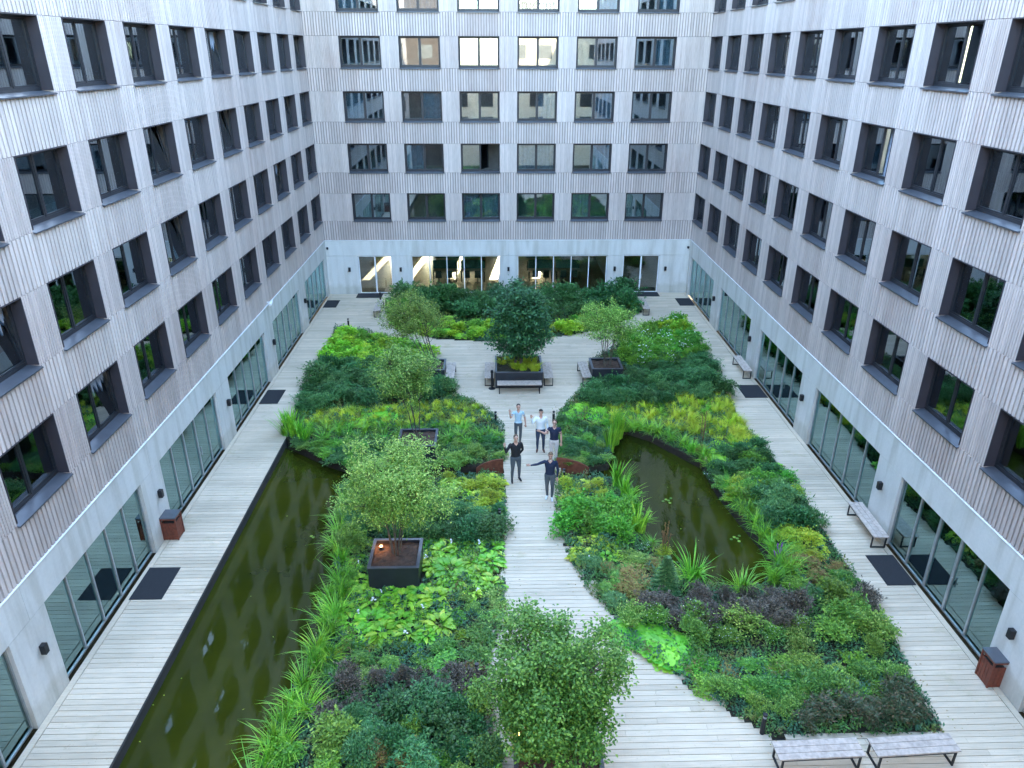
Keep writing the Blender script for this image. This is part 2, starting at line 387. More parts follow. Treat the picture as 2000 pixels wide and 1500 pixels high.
def edge_strip(name, pts, th, z0, z1, mat, label, cat, loop=False):
    b = MB(); n = len(pts)
    for i in range(n if loop else n-1):
        p, q = Vector(pts[i]), Vector(pts[(i+1) % n]); t = (q-p).normalized(); nn = Vector((-t.y, t.x))*th/2
        e = t*th*.4
        c = [p-e+nn, p-e-nn, q+e-nn, q+e+nn]
        b.quadbox([(v.x, v.y, z0) for v in c]+[(v.x, v.y, z1+.001*(i % 2)) for v in c])
    return tag(b.build(name, mat), label, cat)
edge_strip('pond_edging', CORTEN_N, .03, -.55, -.03, M['rustd'], 'rusty steel edging along the far bank of the left pond', 'edging')
edge_strip('pond_edging', POND_R[2:14], .03, -.55, -.04, M['rustd'], 'rusty steel edging round the far bank of the right pond', 'edging')
edge_strip('deck_edge_board', [(-9.03, 7.2), (-9.03, 27.5)], .05, -.5, -.01, M['dark'], 'dark board closing the side deck along the left pond', 'edge board')

def spans(y):
    out = [(XL+.20, XR-.20)]
    for poly, k in HOLES:
        xs = []
        n = len(poly)
        for i in range(n):
            (x1, y1), (x2, y2) = poly[i], poly[(i+1) % n]
            if (y1 > y) != (y2 > y): xs.append(x1+(x2-x1)*(y-y1)/(y2-y1))
        xs.sort()
        for a, b in zip(xs[::2], xs[1::2]):
            jl = 0 if (k == 'L' and a < -8.9) else random.uniform(-.16, .16)
            jr = random.uniform(-.16, .16)
            if k == 'R' and b > 9 and y < 30: jr = random.uniform(-.05, .05)
            if k == 'R': jl = random.choice((0, .12, .3, .5)) + random.uniform(-.05, .08) if y < 24 else random.uniform(-.04, .26)
            if k == 'L': jr = -random.choice((0, .1, .25, .4)) + random.uniform(-.05, .05) if y < 26 else random.uniform(-.28, .04)
            a += jl; b += jr; new = []
            for s, e in out:
                if b <= s or a >= e: new.append((s, e)); continue
                if a > s: new.append((s, a))
                if b < e: new.append((b, e))
            out = new
    return [(s, e) for s, e in out if e-s > .25]
PITCH, PWD = .1725, .157
planks = []; y = YN; row = 0
while y+PWD < YF:
    if abs(y-7) > -1:
        for s, e in spans(y+PWD/2):
            cuts = [s]
            if e-s > 3.4:
                x = s+random.uniform(1.2, 3.6)
                while x < e-.7: cuts.append(x); x += random.choice([2.4, 3.0, 3.6, 4.2])
            cuts.append(e)
            for a, b in zip(cuts[:-1], cuts[1:]): planks.append((a+.002, b-.003, y, random.uniform(-.003, .003)))
    y += PITCH; row += 1
vis = [p for p in planks if p[2] > 11.4]
near = vis[:300]; nearset = set(id(p) for p in near)
cube = MB(); cube.box(0, 1, 0, 1, -1, 0); plank_me = cube.mesh('plank', M['plank'])
for p in near: link('plank', plank_me, court, (p[0], p[2], p[3]), None, (p[1]-p[0], PWD, .045))
far = MB()
for p in planks:
    if id(p) not in nearset: far.box(p[0], p[1], p[2], p[2]+PWD, p[3]-.045, p[3])
tag(far.build('plank_field', M['plank'], court), kind='stuff')
b = MB()
for x in (XL+.015, XR-.18): b.box(x, x+.165, YN, YF, -.045, -.004)
b.build('edge_plank', M['plank'], court)

# ------------------------------------------------------------------ the building
ZT, ZS, ZC, ZG, NK = 6.5646, 4.8251, 3.5635, 2.55, 6
bld = tag(empty('courtyard_building', (0, D, 0)), 'courtyard block in grey ribbed wooden cladding over a pale concrete ground floor', 'building')
bld.location = (0, 0, 0)
class Wing: pass
def wing(kind):
    w = Wing(); w.k = kind
    if kind == 'B': w.loc, w.rz, w.n = (0, D, 0), 0, 6; w.wins = [(-9.262+3.4764*c, 2.409) for c in range(6)]; w.u0, w.u1 = XL, XR
    if kind == 'L': w.loc, w.rz, w.n = (XL, 0, 0), R(90), 15; w.wins = [(D-(.148+3.43*c)-2.305, 2.305) for c in range(15)]; w.u0, w.u1 = -7, D
    if kind == 'R': w.loc, w.rz, w.n = (XR, 0, 0), R(-90), 15; w.wins = [(-D+.03+3.4596*c-.0, 2.34) for c in range(15)]; w.u0, w.u1 = -D, 7
    w.wins.sort(); return w
WG = {k: wing(k) for k in 'BLR'}
def panel_mesh(name, w, h, pitch, sw):
    dp = .05 if pitch > .1 else .028
    b = MB(); b.box(.004, w-.004, dp, .30, .005, h-.005, 1 if pitch > .1 else 0)
    n = max(1, round(w/pitch)); pp = w/n
    for i in range(n):
        a = i*pp+(pp-sw)/2; j = .002*((i*7) % 3)
        b.box(a, a+sw, j, dp-.0005, .006, h-.006)
    return b.mesh(name, [M['clad'], M['cladback']])
_pm = {}
def panel(w, u, z, width, h, pitch, sw, name):
    key = (name, round(width, 3), round(h, 3))
    if key not in _pm: _pm[key] = panel_mesh(name, width, h, pitch, sw)
    T = Matrix.Translation(w.loc) @ Matrix.Rotation(w.rz, 4, 'Z') @ Matrix.Translation((u, 0, z))
    o = link(name, _pm[key], bld); o.matrix_local = T; return o
def wloc(w, u, d=0, z=0): return (Matrix.Translation(w.loc) @ Matrix.Rotation(w.rz, 4, 'Z')) @ Vector((u, d, z))
for w in WG.values():
    # spandrels: split at the middle of every pier
    cuts = [w.u0]
    for (a, wd), (c, _) in zip(w.wins[:-1], w.wins[1:]): cuts.append((a+wd+c)/2)
    cuts.append(w.u1)
    for k in range(-1, NK):
        z0 = ZC+.02 if k < 0 else ZT+3*k; z1 = ZS+3*(k+1)
        if k == NK-1: z1 += .4
        for a, b_ in zip(cuts[:-1], cuts[1:]): panel(w, a, z0, b_-a, z1-z0, .160, .108, 'spandrel_panel')
    for k in range(NK):
        e = [w.u0]
        for a, wd in w.wins: e += [a, a+wd]
        e.append(w.u1)
        for a, b_ in zip(e[::2], e[1::2]):
            if b_-a > .02: panel(w, a, ZS+3*k, b_-a, ZT-ZS, .092, .066, 'pier_panel')

def window_meshes(wd):
    h = ZT-ZS; g = .004; d0 = .27; r = {}
    b = MB()
    b.box(g, .024, -.012, .36, .05, h-g, 1); b.box(wd-.024, wd-g, -.012, .36, .05, h-g, 1); b.box(.024, wd-.024, -.012, .36, h-.026, h-g, 1)
    b.box(.024, .07, d0, .35, .05, h-.026); b.box(wd-.07, wd-.024, d0, .35, .05, h-.026)
    b.box(.07, wd-.07, d0, .35, h-.075, h-.026); b.box(.07, wd-.07, d0, .35, .05, .14)
    b.box(wd/2-.03, wd/2+.03, d0, .35, .14, h-.075)
    r['window'] = b.mesh('window', [M['frame'], M['reveal']])
    b = MB(); b.quadbox([(-.02, -.075, -.045), (wd+.02, -.075, -.045), (wd+.02, d0-.002, -.045+.0), (-.02, d0-.002, -.045),
                         (-.02, -.075, -.012), (wd+.02, -.075, -.012), (wd-.001, d0-.002, .048), (.001, d0-.002, .048)])
    r['sill'] = b.mesh('sill', M['sill'])
    sw, sh = wd/2-.105, h-.075-.14-.006
    b = MB(); t = .042
    b.box(0, t, 0, .05, 0, sh); b.box(sw-t, sw, 0, .05, 0, sh); b.box(t, sw-t, 0, .05, 0, t); b.box(t, sw-t, 0, .05, sh-t, sh)
    r['sash'] = b.mesh('sash', M['frame']); r['sw'], r['sh'] = sw, sh
    b = MB(); b.box(t-.005, sw-t+.005, .02, .028, t-.005, sh-t+.005)
    r['pane'] = b.mesh('pane', M['glass'])
    for nm, mt in (('curtain_a', M['curt1']), ('curtain_b', M['curt2'])):
        b = MB(); n = 14; L = wd/2-.1; v = []
        for i in range(n+1):
            x = L*i/n; yy = .47+.035*math.sin(i*2.2)+.01*math.sin(i*5)
            b.v += [(x, yy, .06), (x, yy, h-.1)]
        for i in range(n): b.f.append((2*i, 2*i+2, 2*i+3, 2*i+1)); b.m.append(0)
        r[nm] = b.mesh('curtain', mt)
    return r
WM = {k: window_meshes(WG[k].wins[0][1]) for k in 'BLR'}
handle_me = MB(); handle_me.box(0, .03, -.05, 0, 0, .14); handle_me = handle_me.mesh('handle', M['alu'])
TILT = {('L', 3, 0), ('L', 3, 4), ('L', 2, 1), ('L', 2, 4), ('L', 2, 6), ('L', 1, 2), ('L', 1, 6), ('L', 0, 8), ('L', 1, 9), ('L', 4, 3), ('R', 0, 4)}
OPEN = {('R', 1, 9), ('R', 2, 6), ('B', 1, 2), ('R', 3, 7)}
CURT = {}
for wk, w in WG.items():
    m = WM[wk]
    order = sorted(range(len(w.wins)), key=lambda i: -w.wins[i][0]) if wk == 'L' else sorted(range(len(w.wins)), key=lambda i: w.wins[i][0])
    for c, i in enumerate(order):
        u, wd = w.wins[i]
        for k in range(NK):
            if wk != 'B' and c > 11 and k > 4: continue
            z = ZS+3*k
            wo = link('window', m['window'], bld); wo.matrix_local = Matrix.Translation(w.loc) @ Matrix.Rotation(w.rz, 4, 'Z') @ Matrix.Translation((u, 0, z))
            link('sill', m['sill'], wo)
            for s in (0, 1):
                x = .073 if s == 0 else wd/2+.032
                tilt = (s == 1 if wk != 'L' else s == 1) and (wk, k, c) in TILT
                opn = s == (1) and (wk, k, c) in OPEN
                rot = (R(-9), 0, 0) if tilt else ((0, 0, R(65)) if opn else (0, 0, 0))
                so = link('sash', m['sash'], wo, (x, .285, .143), rot)
                link('pane', m['pane'], wo, (x, .285, .143), rot)
            rr = random.random()
            if rr < .34: link('curtain', m['curtain_a'], wo, (.05 if random.random() < .5 else wd/2+.02, 0, 0))
            elif rr < .50:
                link('curtain', m['curtain_a'], wo, (.05, 0, 0)); link('curtain', m['curtain_a'], wo, (wd/2+.02, 0, 0))
            elif rr < .60: link('curtain', m['curtain_b'], wo, (.05 if random.random() < .5 else wd/2+.02, 0, 0))

# rooms behind the windows: slabs, back walls, party walls
def rooms(w, depth, k0, k1):
    s = MB(); pw = MB(); bw = MB()
    umin, umax = w.u0, w.u1
    for k in range(k0, k1):
        z = ZC+.3+3*k if k > 0 else ZC+.3
        s.box(umin, umax, .301, depth, z-.25, z)
    zt_ = ZC+.3+3*(k1-1)
    s.box(umin, umax, .02, depth, zt_+2.75, zt_+3.0)
    bw.box(umin, umax, depth, depth+.2, ZC, zt_+3)
    for (a, wd), (c, _) in zip(w.wins[:-1], w.wins[1:]):
        x = (a+wd+c)/2; pw.box(x-.06, x+.06, .301, depth, ZC+.3, zt_+2.75)
    for nm, b, mt in (('floor_slab', s, 'roomfloor'), ('back_wall', bw, 'room'), ('party_wall', pw, 'room')):
        o = b.build(nm, M[mt], bld); o.matrix_local = Matrix.Translation(w.loc) @ Matrix.Rotation(w.rz, 4, 'Z')
for w in WG.values(): rooms(w, 4.5, 0, NK+1)
cb = MB(); cb.box(XL-5, XL-.002, D+.002, D+6, 0, 22.8); cb.box(XR+.002, XR+5, D+.002, D+6, 0, 22.8); cb.box(XL-5, XL-4.75, -8, D, 0, 22.8); cb.box(XR+4.75, XR+5, -8, D, 0, 22.8)
cb.box(XL, XR, D+4.75, D+6, ZC+.01, 22.8)
cb.build('sunblock_outer_wall', M['slab'], bld)  # unseen outer masses, added to stop sun leaking in at the corners
# a few things standing just behind the panes
t = tag(empty('bed', (XL-1.35, 19.0, 3.864)), 'bed with turquoise bedding behind a lower window of the left wing', 'bed')
m = MB(); m.box(-.8, .8, -.95, .95, 0, .75); m.build('bed_frame', M['desk'], t)
m = MB(); m.ball((.2, -.3, .95), .55, .55, .28, 12, 7); m.ball((-.2, .4, .9), .5, .5, .22, 12, 7); m.build('duvet', M['teal'], t, smooth=True)
t = tag(empty('floor_lamp', (XL-1.3, 16.2, 3.864)), 'floor lamp with wide black shade behind the lowest window nearest on the left wing', 'lamp')
m = MB(); m.lathe([(.15, 0), (.15, .02), (.015, .03), (.015, 1.6)], 12); m.build('stand', M['black'], t)
m = MB(); m.lathe([(.34, 1.45), (.34, 1.75), (.30, 1.76)], 18); m.build('lamp_shade', M['black'], t)
t = tag(empty('table', (XL-.85, 15.4, 3.864)), 'pale table behind the lowest window nearest on the left wing', 'table')
m = MB(); m.box(-.4, .4, -.7, .7, .84, .88); m.build('table_top', M['white'], t)
for sx in (-.36, .33):
    for sy in (-.66, .63): m = MB(); m.box(sx, sx+.04, sy, sy+.04, 0, .84); m.build('leg', M['black'], t)
m = MB(); m.lathe([(.07, 0), (.11, .12), (.10, .25), (.04, .33), (.05, .38)], 14); o = m.build('vase', M['orange'], None, (XL-.75, 15.2, 4.746), smooth=True); tag(o, 'orange vase on the pale table behind the lowest near window', 'vase')
t = tag(empty('pendant_lamp', (XR+1.2, 22.6, 6.45)), 'small lit pendant lamp behind a lower window of the right wing', 'lamp')
m = MB(); m.tube([(0, 0, -.45), (0, 0, .1)], [.008, .008], 6); m.build('cord', M['black'], t)
m = MB(); m.lathe([(.05, -.75), (.07, -.7), (.07, -.52), (.03, -.45)], 12); m.build('lamp_shade', M['lamp'], t)

# ground floor concrete with bays
PIERS = [41.08, 34.2, 27.43, 20.62, 13.8, 6.95, .1, -6.8]
BAYH = .72
mats_open = []
def gf_wing(wk):
    w = WG[wk]; T = Matrix.Translation(w.loc) @ Matrix.Rotation(w.rz, 4, 'Z')
    def put(nm, b, mt, **kw):
        o = b.build(nm, mt, bld, **kw); o.matrix_local = T; return o
    if wk == 'B':
        bays = [(-9.2, -7.02, 'door'), (-5.72, .04, 'win'), (1.24, 7.16, 'win'), (8.22, 10.62, 'door')]
        joints = [-7.0, .64, 8.3]
        solids = []; a = w.u0
        for x0, x1, _ in bays: solids.append((a, x0)); a = x1
        solids.append((a, w.u1))
    else:
        sg = 1 if wk == 'L' else -1
        ys = []; top = D-.55
        bl = []
        for p in PIERS: bl.append((p+BAYH, top)); top = p-BAYH
        bays = [(min(sg*a, sg*b), max(sg*a, sg*b), 'side') for a, b in bl]; bays.sort()
        solids = []; a = w.u0
        for x0, x1, _ in bays: solids.append((a, x0)); a = x1
        solids.append((a, w.u1))
        joints = sorted(sg*(p+.1) for p in PIERS)
    for a, b_ in solids:
        if b_-a < .05: continue
        m = MB(); m.box(a+.003, b_-.003, 0.001, .30, -.04, ZG-.006); put('concrete_panel', m, M['conc'])
    js = [w.u0]+[j for j in joints if w.u0 < j < w.u1]+[w.u1]
    for a, b_ in zip(js[:-1], js[1:]):
        m = MB(); m.box(a+.004, b_-.004, -.004, .30, ZG+.006, ZC-.012); put('concrete_band', m, M['conc'])
    m = MB(); m.box(w.u0, w.u1, -.03, .30, ZC-.010, ZC+.014); put('flashing', m, M['flash'])
    m = MB(); m.box(w.u0, w.u1, .05, .28, ZG-.02, ZG+.02); put('joint_backing', m, M['slab'])
    for bi, (x0, x1, kind) in enumerate(bays):
        zt = ZG-.03; d = .10; t = .05; L = x1-x0
        m = MB()
        m.box(x0+.004, x0+.004+t, d, d+.09, .0, zt); m.box(x1-t-.004, x1-.004, d, d+.09, .0, zt)
        m.box(x0+.004+t, x1-t-.004, d, d+.09, zt-t, zt); m.box(x0+.004+t, x1-t-.004, d, d+.09, 0, t)
        if kind == 'door':
            n = 2
        else: n = 5
        fr = put('glazed_front', m, M['white'] if wk == 'B' else M['alu'])
        for i in range(n):
            a = x0+t+(L-2*t)*i/n; b_ = x0+t+(L-2*t)*(i+1)/n
            door = kind == 'door' or (kind == 'side' and i in (2, 3) and bi % 2 == 0) and (b_-a > .4)
            if i:
                mm = MB(); tw = .045 if door else .028; mm.box(a-tw, a+tw, d-.01, d+.085, t, zt-t); link('mullion', mm.mesh('mullion', M['white'] if wk == 'B' else M['alu']), fr)
            mm = MB(); mm.box(a+.02, b_-.02, d+.03, d+.042, t-.005, zt-t+.005); link('pane', mm.mesh('pane', M['glassb' if wk == 'B' else 'glassg']), fr)
            if door and i in (1, 3) or (kind == 'door' and i == 1):
                mm = MB(); mm.box(a+.07, a+.10, d-.06, d-.03, .9, 1.25); mm.box(a+.07, a+.10, d-.03, d-.01, .92, .95); mm.box(a+.07, a+.10, d-.03, d-.01, 1.2, 1.23)
                link('handle', mm.mesh('handle', M['alu']), fr)
    # room shell
    dep = 6.0 if wk != 'B' else 11.0
    m = MB(); m.box(w.u0, w.u1, .19, dep, -.06, -.012); put('ground_floor', m, M['gffloor'] if wk != 'B' else M['oakfloor'])
    m = MB()
    if wk != 'B': m.box(w.u0, w.u1, dep, dep+.2, 0, ZC)
    else:
        x = w.u0
        for i in range(8):  # unseen north wall, low openings sized for the sun they let in
            m.box(x, x+(2.42 if x < 3 else 3.0), dep, dep+.3, 0, 1.75); x += 3.0
        m.box(x, w.u1, dep, dep+.3, 0, 1.75)
        m.box(7.6, 7.75, .3, dep, 0, ZC)  # unseen partition added to keep sun away from the right door
        m.box(w.u0, w.u1, dep, dep+.3, 1.75, ZC); m.box(w.u0-.2, w.u0, .3, dep, 0, ZC); m.box(w.u1, w.u1+.2, .3, dep, 0, ZC); m.box(w.u0-.2, w.u1+.2, 4.4, dep+.3, ZC+.002, ZC+.3)  # header and annex roof added to keep sun from reaching the courtyard
    put('room_wall', m, M['room'])
for k in 'BLR': gf_wing(k)
# desks behind the back glazing
def desk_row(x, y):
    t = tag(empty('office_desk', (x, y, 0)), cat='desk')
    m = MB(); m.box(0, 1.7, 0, .8, .72, .76); m.build('desk_top', M['desk'], t)
    m = MB(); [m.box(a, a+.05, b, b+.05, 0, .72) for a in (.02, 1.63) for b in (.02, .73)]; m.build('desk_frame', M['black'], t)
    m = MB(); m.box(0, 1.7, .81, .86, .6, 1.35); m.build('divider', M['greendiv'], t)
    for q in (.45, 1.2):
        m = MB(); m.box(q-.22, q+.22, -.45, -.02, .42, .48); m.box(q-.2, q+.2, -.5, -.46, .5, .95); m.box(q-.03, q+.03, -.25, -.19, .03, .42); m.box(q-.2, q+.2, -.25, -.2, 0, .03); m.box(q-.03, q+.03, -.45, 0, 0, .03)
        m.build('chair', M['black'], t)
    return t
idx = 0
for s, (xa, side) in enumerate(((-4.6, 'left'), (2.1, 'right'))):
    for r_, (yy, rw) in enumerate(((50.4, 'front'), (53.3, 'rear'))):
        for q in range(2):
            t = desk_row(xa+1.95*q, yy)
            t['label'] = f"{('left' if q == 0 else 'right')} desk of the {rw} pair behind the {side} window of the back wall"
            t['group'] = 'office desks behind the back glazing'

# ------------------------------------------------------------------ blocks behind the viewpoint, seen mirrored in the back windows
M['dimming'] = plain('reflection_dimming', (.06, .045, .04), .9)  # dark surface for the added block that dims window reflections
def far_block(x0, x1, y, zt, label, wall='cream'):
    t = tag(empty('opposite_building', ((x0+x1)/2, y, 0)), label, 'building')
    m = MB(); m.box(x0-t.location.x, x1-t.location.x, -12, 0, 0, zt); m.build('wall', M[wall], t)
    x = x0+1.2
    wb = MB(); wb.box(0, 1.9, -.05, .06, 0, 1.7); me = wb.mesh('window', M['frame'])
    while x < x1-2.4:
        z = 4.8
        while z < zt-2.2: link('window', me, t, (x-t.location.x, 0, z)); z += 3
        x += 3.45
    return t
ob1 = far_block(XL-6, XR+6, -12, 12.2, 'cream walled low block closing the open side of the courtyard')
ob3 = far_block(XL-14, -5.6, -11.9, 21.5, 'dark brick block added left of the open side to darken window reflections', 'dimming')  # made-up block, added to keep the left back windows reflecting dark
ob2 = far_block(1.0, XR+6, -12.2, 19.3, 'cream walled taller block behind the open side of the courtyard')
tc = bpy.data.curves.new('roof_sign', 'FONT'); tc.body = 'Student'; tc.size = 1.75; tc.extrude = .08; tc.offset = .075; tc.align_x = 'CENTER'
to = bpy.data.objects.new('roof_sign', tc); COL.objects.link(to)
bpy.context.view_layer.update()
tm = bpy.data.meshes.new_from_object(to.evaluated_get(bpy.context.evaluated_depsgraph_get())); bpy.data.objects.remove(to)
tm.materials.append(M['black'])
link_ = link('roof_sign', tm, None, (5.35, -14, 19.8), (R(90), 0, 0)); tag(link_, 'black roof lettering reading Student, mirrored in the top back windows', 'sign')

# ------------------------------------------------------------------ small things on the building
lm = MB(); lm.box(-.07, .07, -.14, -.01, -.13, .13); lm.box(-.05, .05, -.01, .02, -.06, .06); lamp_me = lm.mesh('wall_lamp', M['black'])
ORD = ['first', 'second', 'third', 'fourth', 'fifth', 'sixth']
def wall_lamp(wk, u, z, label):
    w = WG[wk]; o = link('wall_lamp', lamp_me); o.matrix_world = Matrix.Translation(w.loc) @ Matrix.Rotation(w.rz, 4, 'Z') @ Matrix.Translation((u, -.004, z))
    tag(o, label, 'wall lamp', 'black box lamps on the concrete ground floor'); return o
for i, p in enumerate((41.2, 34.58, 27.66, 20.82, 13.95)):
    wall_lamp('L', p, 1.63, f'black box wall lamp on the {ORD[i]} concrete pier of the left wing from the corner')
    wall_lamp('R', -p, 1.65, f'black box wall lamp on the {ORD[i]} concrete pier of the right wing from the corner')
for u, l in ((-9.79, 'left of the left double door'), (-6.44, 'right of the left double door'), (.64, 'between the two wide office windows'), (7.66, 'left of the right double door'), (11.03, 'right of the right double door')):
    wall_lamp('B', u, 1.66, f'black box wall lamp on the back wall {l}')
def camera_dome(loc, label, mat):
    t = tag(empty('security_camera', loc), label, 'security camera')
    m = MB(); m.lathe([(.08, 0), (.08, .05), (.05, .06)], 12, 0); m.build('mount', mat, t)
    m = MB(); m.ball((0, 0, -.03), .07, .07, .07); m.build('dome', M['black'], t)
camera_dome((-11.09, D-.14, 3.1), 'small dark dome camera high in the left back corner', M['black'])
camera_dome((12.4, D-.14, 3.1), 'small dark dome camera high in the right back corner', M['black'])
t = tag(empty('security_camera', (XL+.05, 34.5, 3.7)), 'white bullet camera mounted above the concrete band of the left wing', 'security camera')
m = MB(); m.box(-.05, .15, -.03, .03, -.03, .03); m.build('bracket', M['white'], t)
m = MB(); m.tube([(.15, -.22, -.06), (.15, .12, .02)], [.07, .07], 8); m.build('camera_body', M['white'], t)

# ------------------------------------------------------------------ deck furniture
def bench(c, L, rz, label, wd=.5):
    t = tag(empty('bench', (c[0], c[1], 0), rz), label, 'bench', 'wooden benches on black steel frames')
    n = 3; pw = wd/n
    for i in range(n):
        m = MB(); m.box(-L/2, L/2, -wd/2+pw*i+.006, -wd/2+pw*(i+1)-.006, .44, .48); m.build('seat_plank', M['benchwood'], t)
    for s in (-1, 1):
        x = s*(L/2-.10)
        m = MB(); r = .02
        for y in (-wd/2+.03, wd/2-.03): m.box(x-r, x+r, y-r, y+r, .0, .436)
        m.box(x-r, x+r, -wd/2+.05, wd/2-.05, .0, .04); m.box(x-r, x+r, -wd/2+.05, wd/2-.05, .396, .436)
        m.build('leg', M['black'], t)
    m = MB()
    for y in (-wd/2+.03, wd/2-.03): m.box(-L/2+.12, L/2-.12, y-.018, y+.018, .40, .437)
    m.build('rail', M['black'], t); return t
bench((6.96, 11.72), 1.97, R(2), 'left one of the two wooden benches at the bottom edge, below the bollard')
bench((9.17, 11.78), 1.95, R(3), 'right one of the two wooden benches at the bottom edge, by the dark red-leaved shrubs')
bench((12.22, 20.6), 2.05, R(90-1.5), 'wooden bench against the right wing pier beside the nearer right-hand doormat')
bench((12.18, 34.25), 2.0, R(90-1), 'wooden bench against the right wing beyond the second right-hand doormat', .42)
bench((-.56, 33.6), 1.95, R(90), 'wooden bench on the left side of the big middle planter', .46)
bench((.87, 32.02), 2.1, 0, 'wooden bench in front of the big middle planter')
bench((2.30, 33.55), 1.95, R(90), 'wooden bench on the right side of the big middle planter', .46)
bench((4.13, 33.6), 1.95, R(92), 'wooden bench beside the small right planter on the plaza', .46)
bench((-2.46, 33.6), 1.95, R(90), 'wooden bench beside the small left planter on the plaza', .46)
bench((-7.43, 43.85), 2.0, R(91), 'wooden bench near the left double door of the back wall', .42)
bench((9.02, 43.95), 2.0, R(88), 'wooden bench near the right double door of the back wall', .42)

def planter(c, sx, sy, h, label, soilcol='soil', fill=None):
    t = tag(empty('planter_box', (c[0], c[1], 0)), label, 'planter', 'black steel planters with trees')
    th = .06; m = MB()
    for (a, b_, c_, d_) in ((-sx/2, sx/2, -sy/2, -sy/2+th), (-sx/2, sx/2, sy/2-th, sy/2), (-sx/2, -sx/2+th, -sy/2+th, sy/2-th), (sx/2-th, sx/2, -sy/2+th, sy/2-th)):
        m.box(a, b_, c_, d_, 0.002, h)
    m.build('wall', M['planter'], t)
    m = MB(); e = .02
    for (a, b_, c_, d_) in ((-sx/2-e, sx/2+e, -sy/2-e, -sy/2+th+e), (-sx/2-e, sx/2+e, sy/2-th-e, sy/2+e), (-sx/2-e, -sx/2+th+e, -sy/2+th+e, sy/2-th-e), (sx/2-th-e, sx/2+e, -sy/2+th+e, sy/2-th-e)):
        m.box(a, b_, c_, d_, h+.002, h+.03)
    m.build('rim', M['sill'], t)
    # uneven soil
    n = 14; b = MB(); X = sx/2-th-.002; Y = sy/2-th-.002
    for i in range(n+1):
        for j in range(n+1):
            zz = h-.09+.03*math.sin(i*1.3+j*.7)*math.cos(j*1.1)+random.uniform(-.014, .014)
            b.v.append((-X+2*X*i/n, -Y+2*Y*j/n, zz))
    for i in range(n):
        for j in range(n): b.f.append((i*(n+1)+j, (i+1)*(n+1)+j, (i+1)*(n+1)+j+1, i*(n+1)+j+1)); b.m.append(0)
    b.build('soil', M[soilcol], t); return t
planter((-3.33, 18.6), 1.5, 1.44, .8, 'black planter of brown soil among the hostas, nearest to the left pond')
planter((-3.35, 26.03), 1.5, 1.42, .8, 'black planter in the bed left of the bridge')
planter((.87, 33.5), 2.27, 2.1, .8, 'large black planter with grasses and a dark maple in the middle of the plaza', 'bedsoil')
planter((5.15, 33.5), 1.48, 1.4, .8, 'small black planter of bare brown soil on the right of the plaza')
planter((-3.45, 33.5), 1.48, 1.4, .8, 'small black planter on the left of the plaza under a variegated tree')
planter((1.05, 11.65), 1.9, 1.9, .8, 'black planter under the big green tree at the bottom edge')

def mat_(pts, label):
    b = MB(); q = [P(*p) for p in pts]
    q = [(v.x, v.y) for v in q]
    x0, x1 = min(q[0][0], q[3][0]), max(q[1][0], q[2][0]); y1, y0 = (q[0][1]+q[1][1])/2, (q[2][1]+q[3][1])/2
    x0 = max(x0, XL+.14); x1 = min(x1, XR-.06)
    b.box(x0, x1, y0, y1, .006, .022); o = b.build('doormat', M['mat']); tag(o, label, 'doormat', 'black doormats outside the glazed doors')
mat_([(291.5, 1109), (353, 1109.5), (313.5, 1172), (249, 1171)], 'black doormat on the left side deck nearest the red-brown litter bin')
mat_([(528, 762), (558, 762), (542, 789), (501, 789)], 'black doormat on the left side deck beside the tall grass at the pond corner')
mat_([(630, 587), (663, 587), (656, 601), (622, 601)], 'black doormat at the far left corner against the left wing')
mat_([(700, 573), (742, 573), (745, 582), (697, 582)], 'thin black doormat before the left double door of the back wall')
mat_([(1242, 571), (1283, 571), (1289, 579), (1244, 579)], 'thin black doormat before the right double door of the back wall')
mat_([(1321, 583), (1354, 583), (1360, 597), (1328, 597)], 'black doormat at the far right corner against the right wing')
mat_([(1439, 754), (1475, 751), (1503.5, 776), (1461.5, 778.5)], 'black doormat on the right side deck below the farther bench')
mat_([(1691, 1085), (1749, 1085), (1795, 1143), (1733, 1144)], 'black doormat on the right side deck below the nearer bench')

def bin_(c, label, rz=0):
    t = tag(empty('litter_bin', (c[0], c[1], 0), rz), label, 'litter bin', 'red-brown wooden litter bins'); s = .21; h = .80
    m = MB(); m.box(-s, s, -s, s, .03, .62); m.build('body', M['dark'], t)
    for k in range(4):
        for i in range(4):
            a = -s+.0+i*(2*s/4)
            m = MB(); m.box(a+.006, a+2*s/4-.006, -s-.028, -s-.003, .02, .66); o = m.build('slat', M['binwood'], t, rot=(0, 0, k*math.pi/2))
    m = MB(); r = s+.025
    for sx in (-1, 1):
        for sy in (-1, 1): m.box(sx*r-.02, sx*r+.02, sy*r-.02, sy*r+.02, .015, .84)
    for k_ in range(4):
        pass
    m.box(-r+.02, r-.02, -r-.015, -r+.0, .78, .84); m.box(-r+.02, r-.02, r, r+.015, .78, .84); m.box(-r-.015, -r, -r+.02, r-.02, .78, .84); m.box(r, r+.015, -r+.02, r-.02, .78, .84)
    m.build('hood', M['binwood'], t)
    m = MB(); m.box(-r-.03, r+.03, -r-.03, r+.03, .842, .875); m.build('lid', M['sill'], t)
    return t
q = P(334, 1052); bin_((q.x+.06, q.y+.15), 'red-brown slatted litter bin with grey lid against the left wing', R(0))
q = P(1938, 1335); bin_((q.x-.0, q.y+.1), 'red-brown slatted litter bin with grey lid against the right wing', R(0))

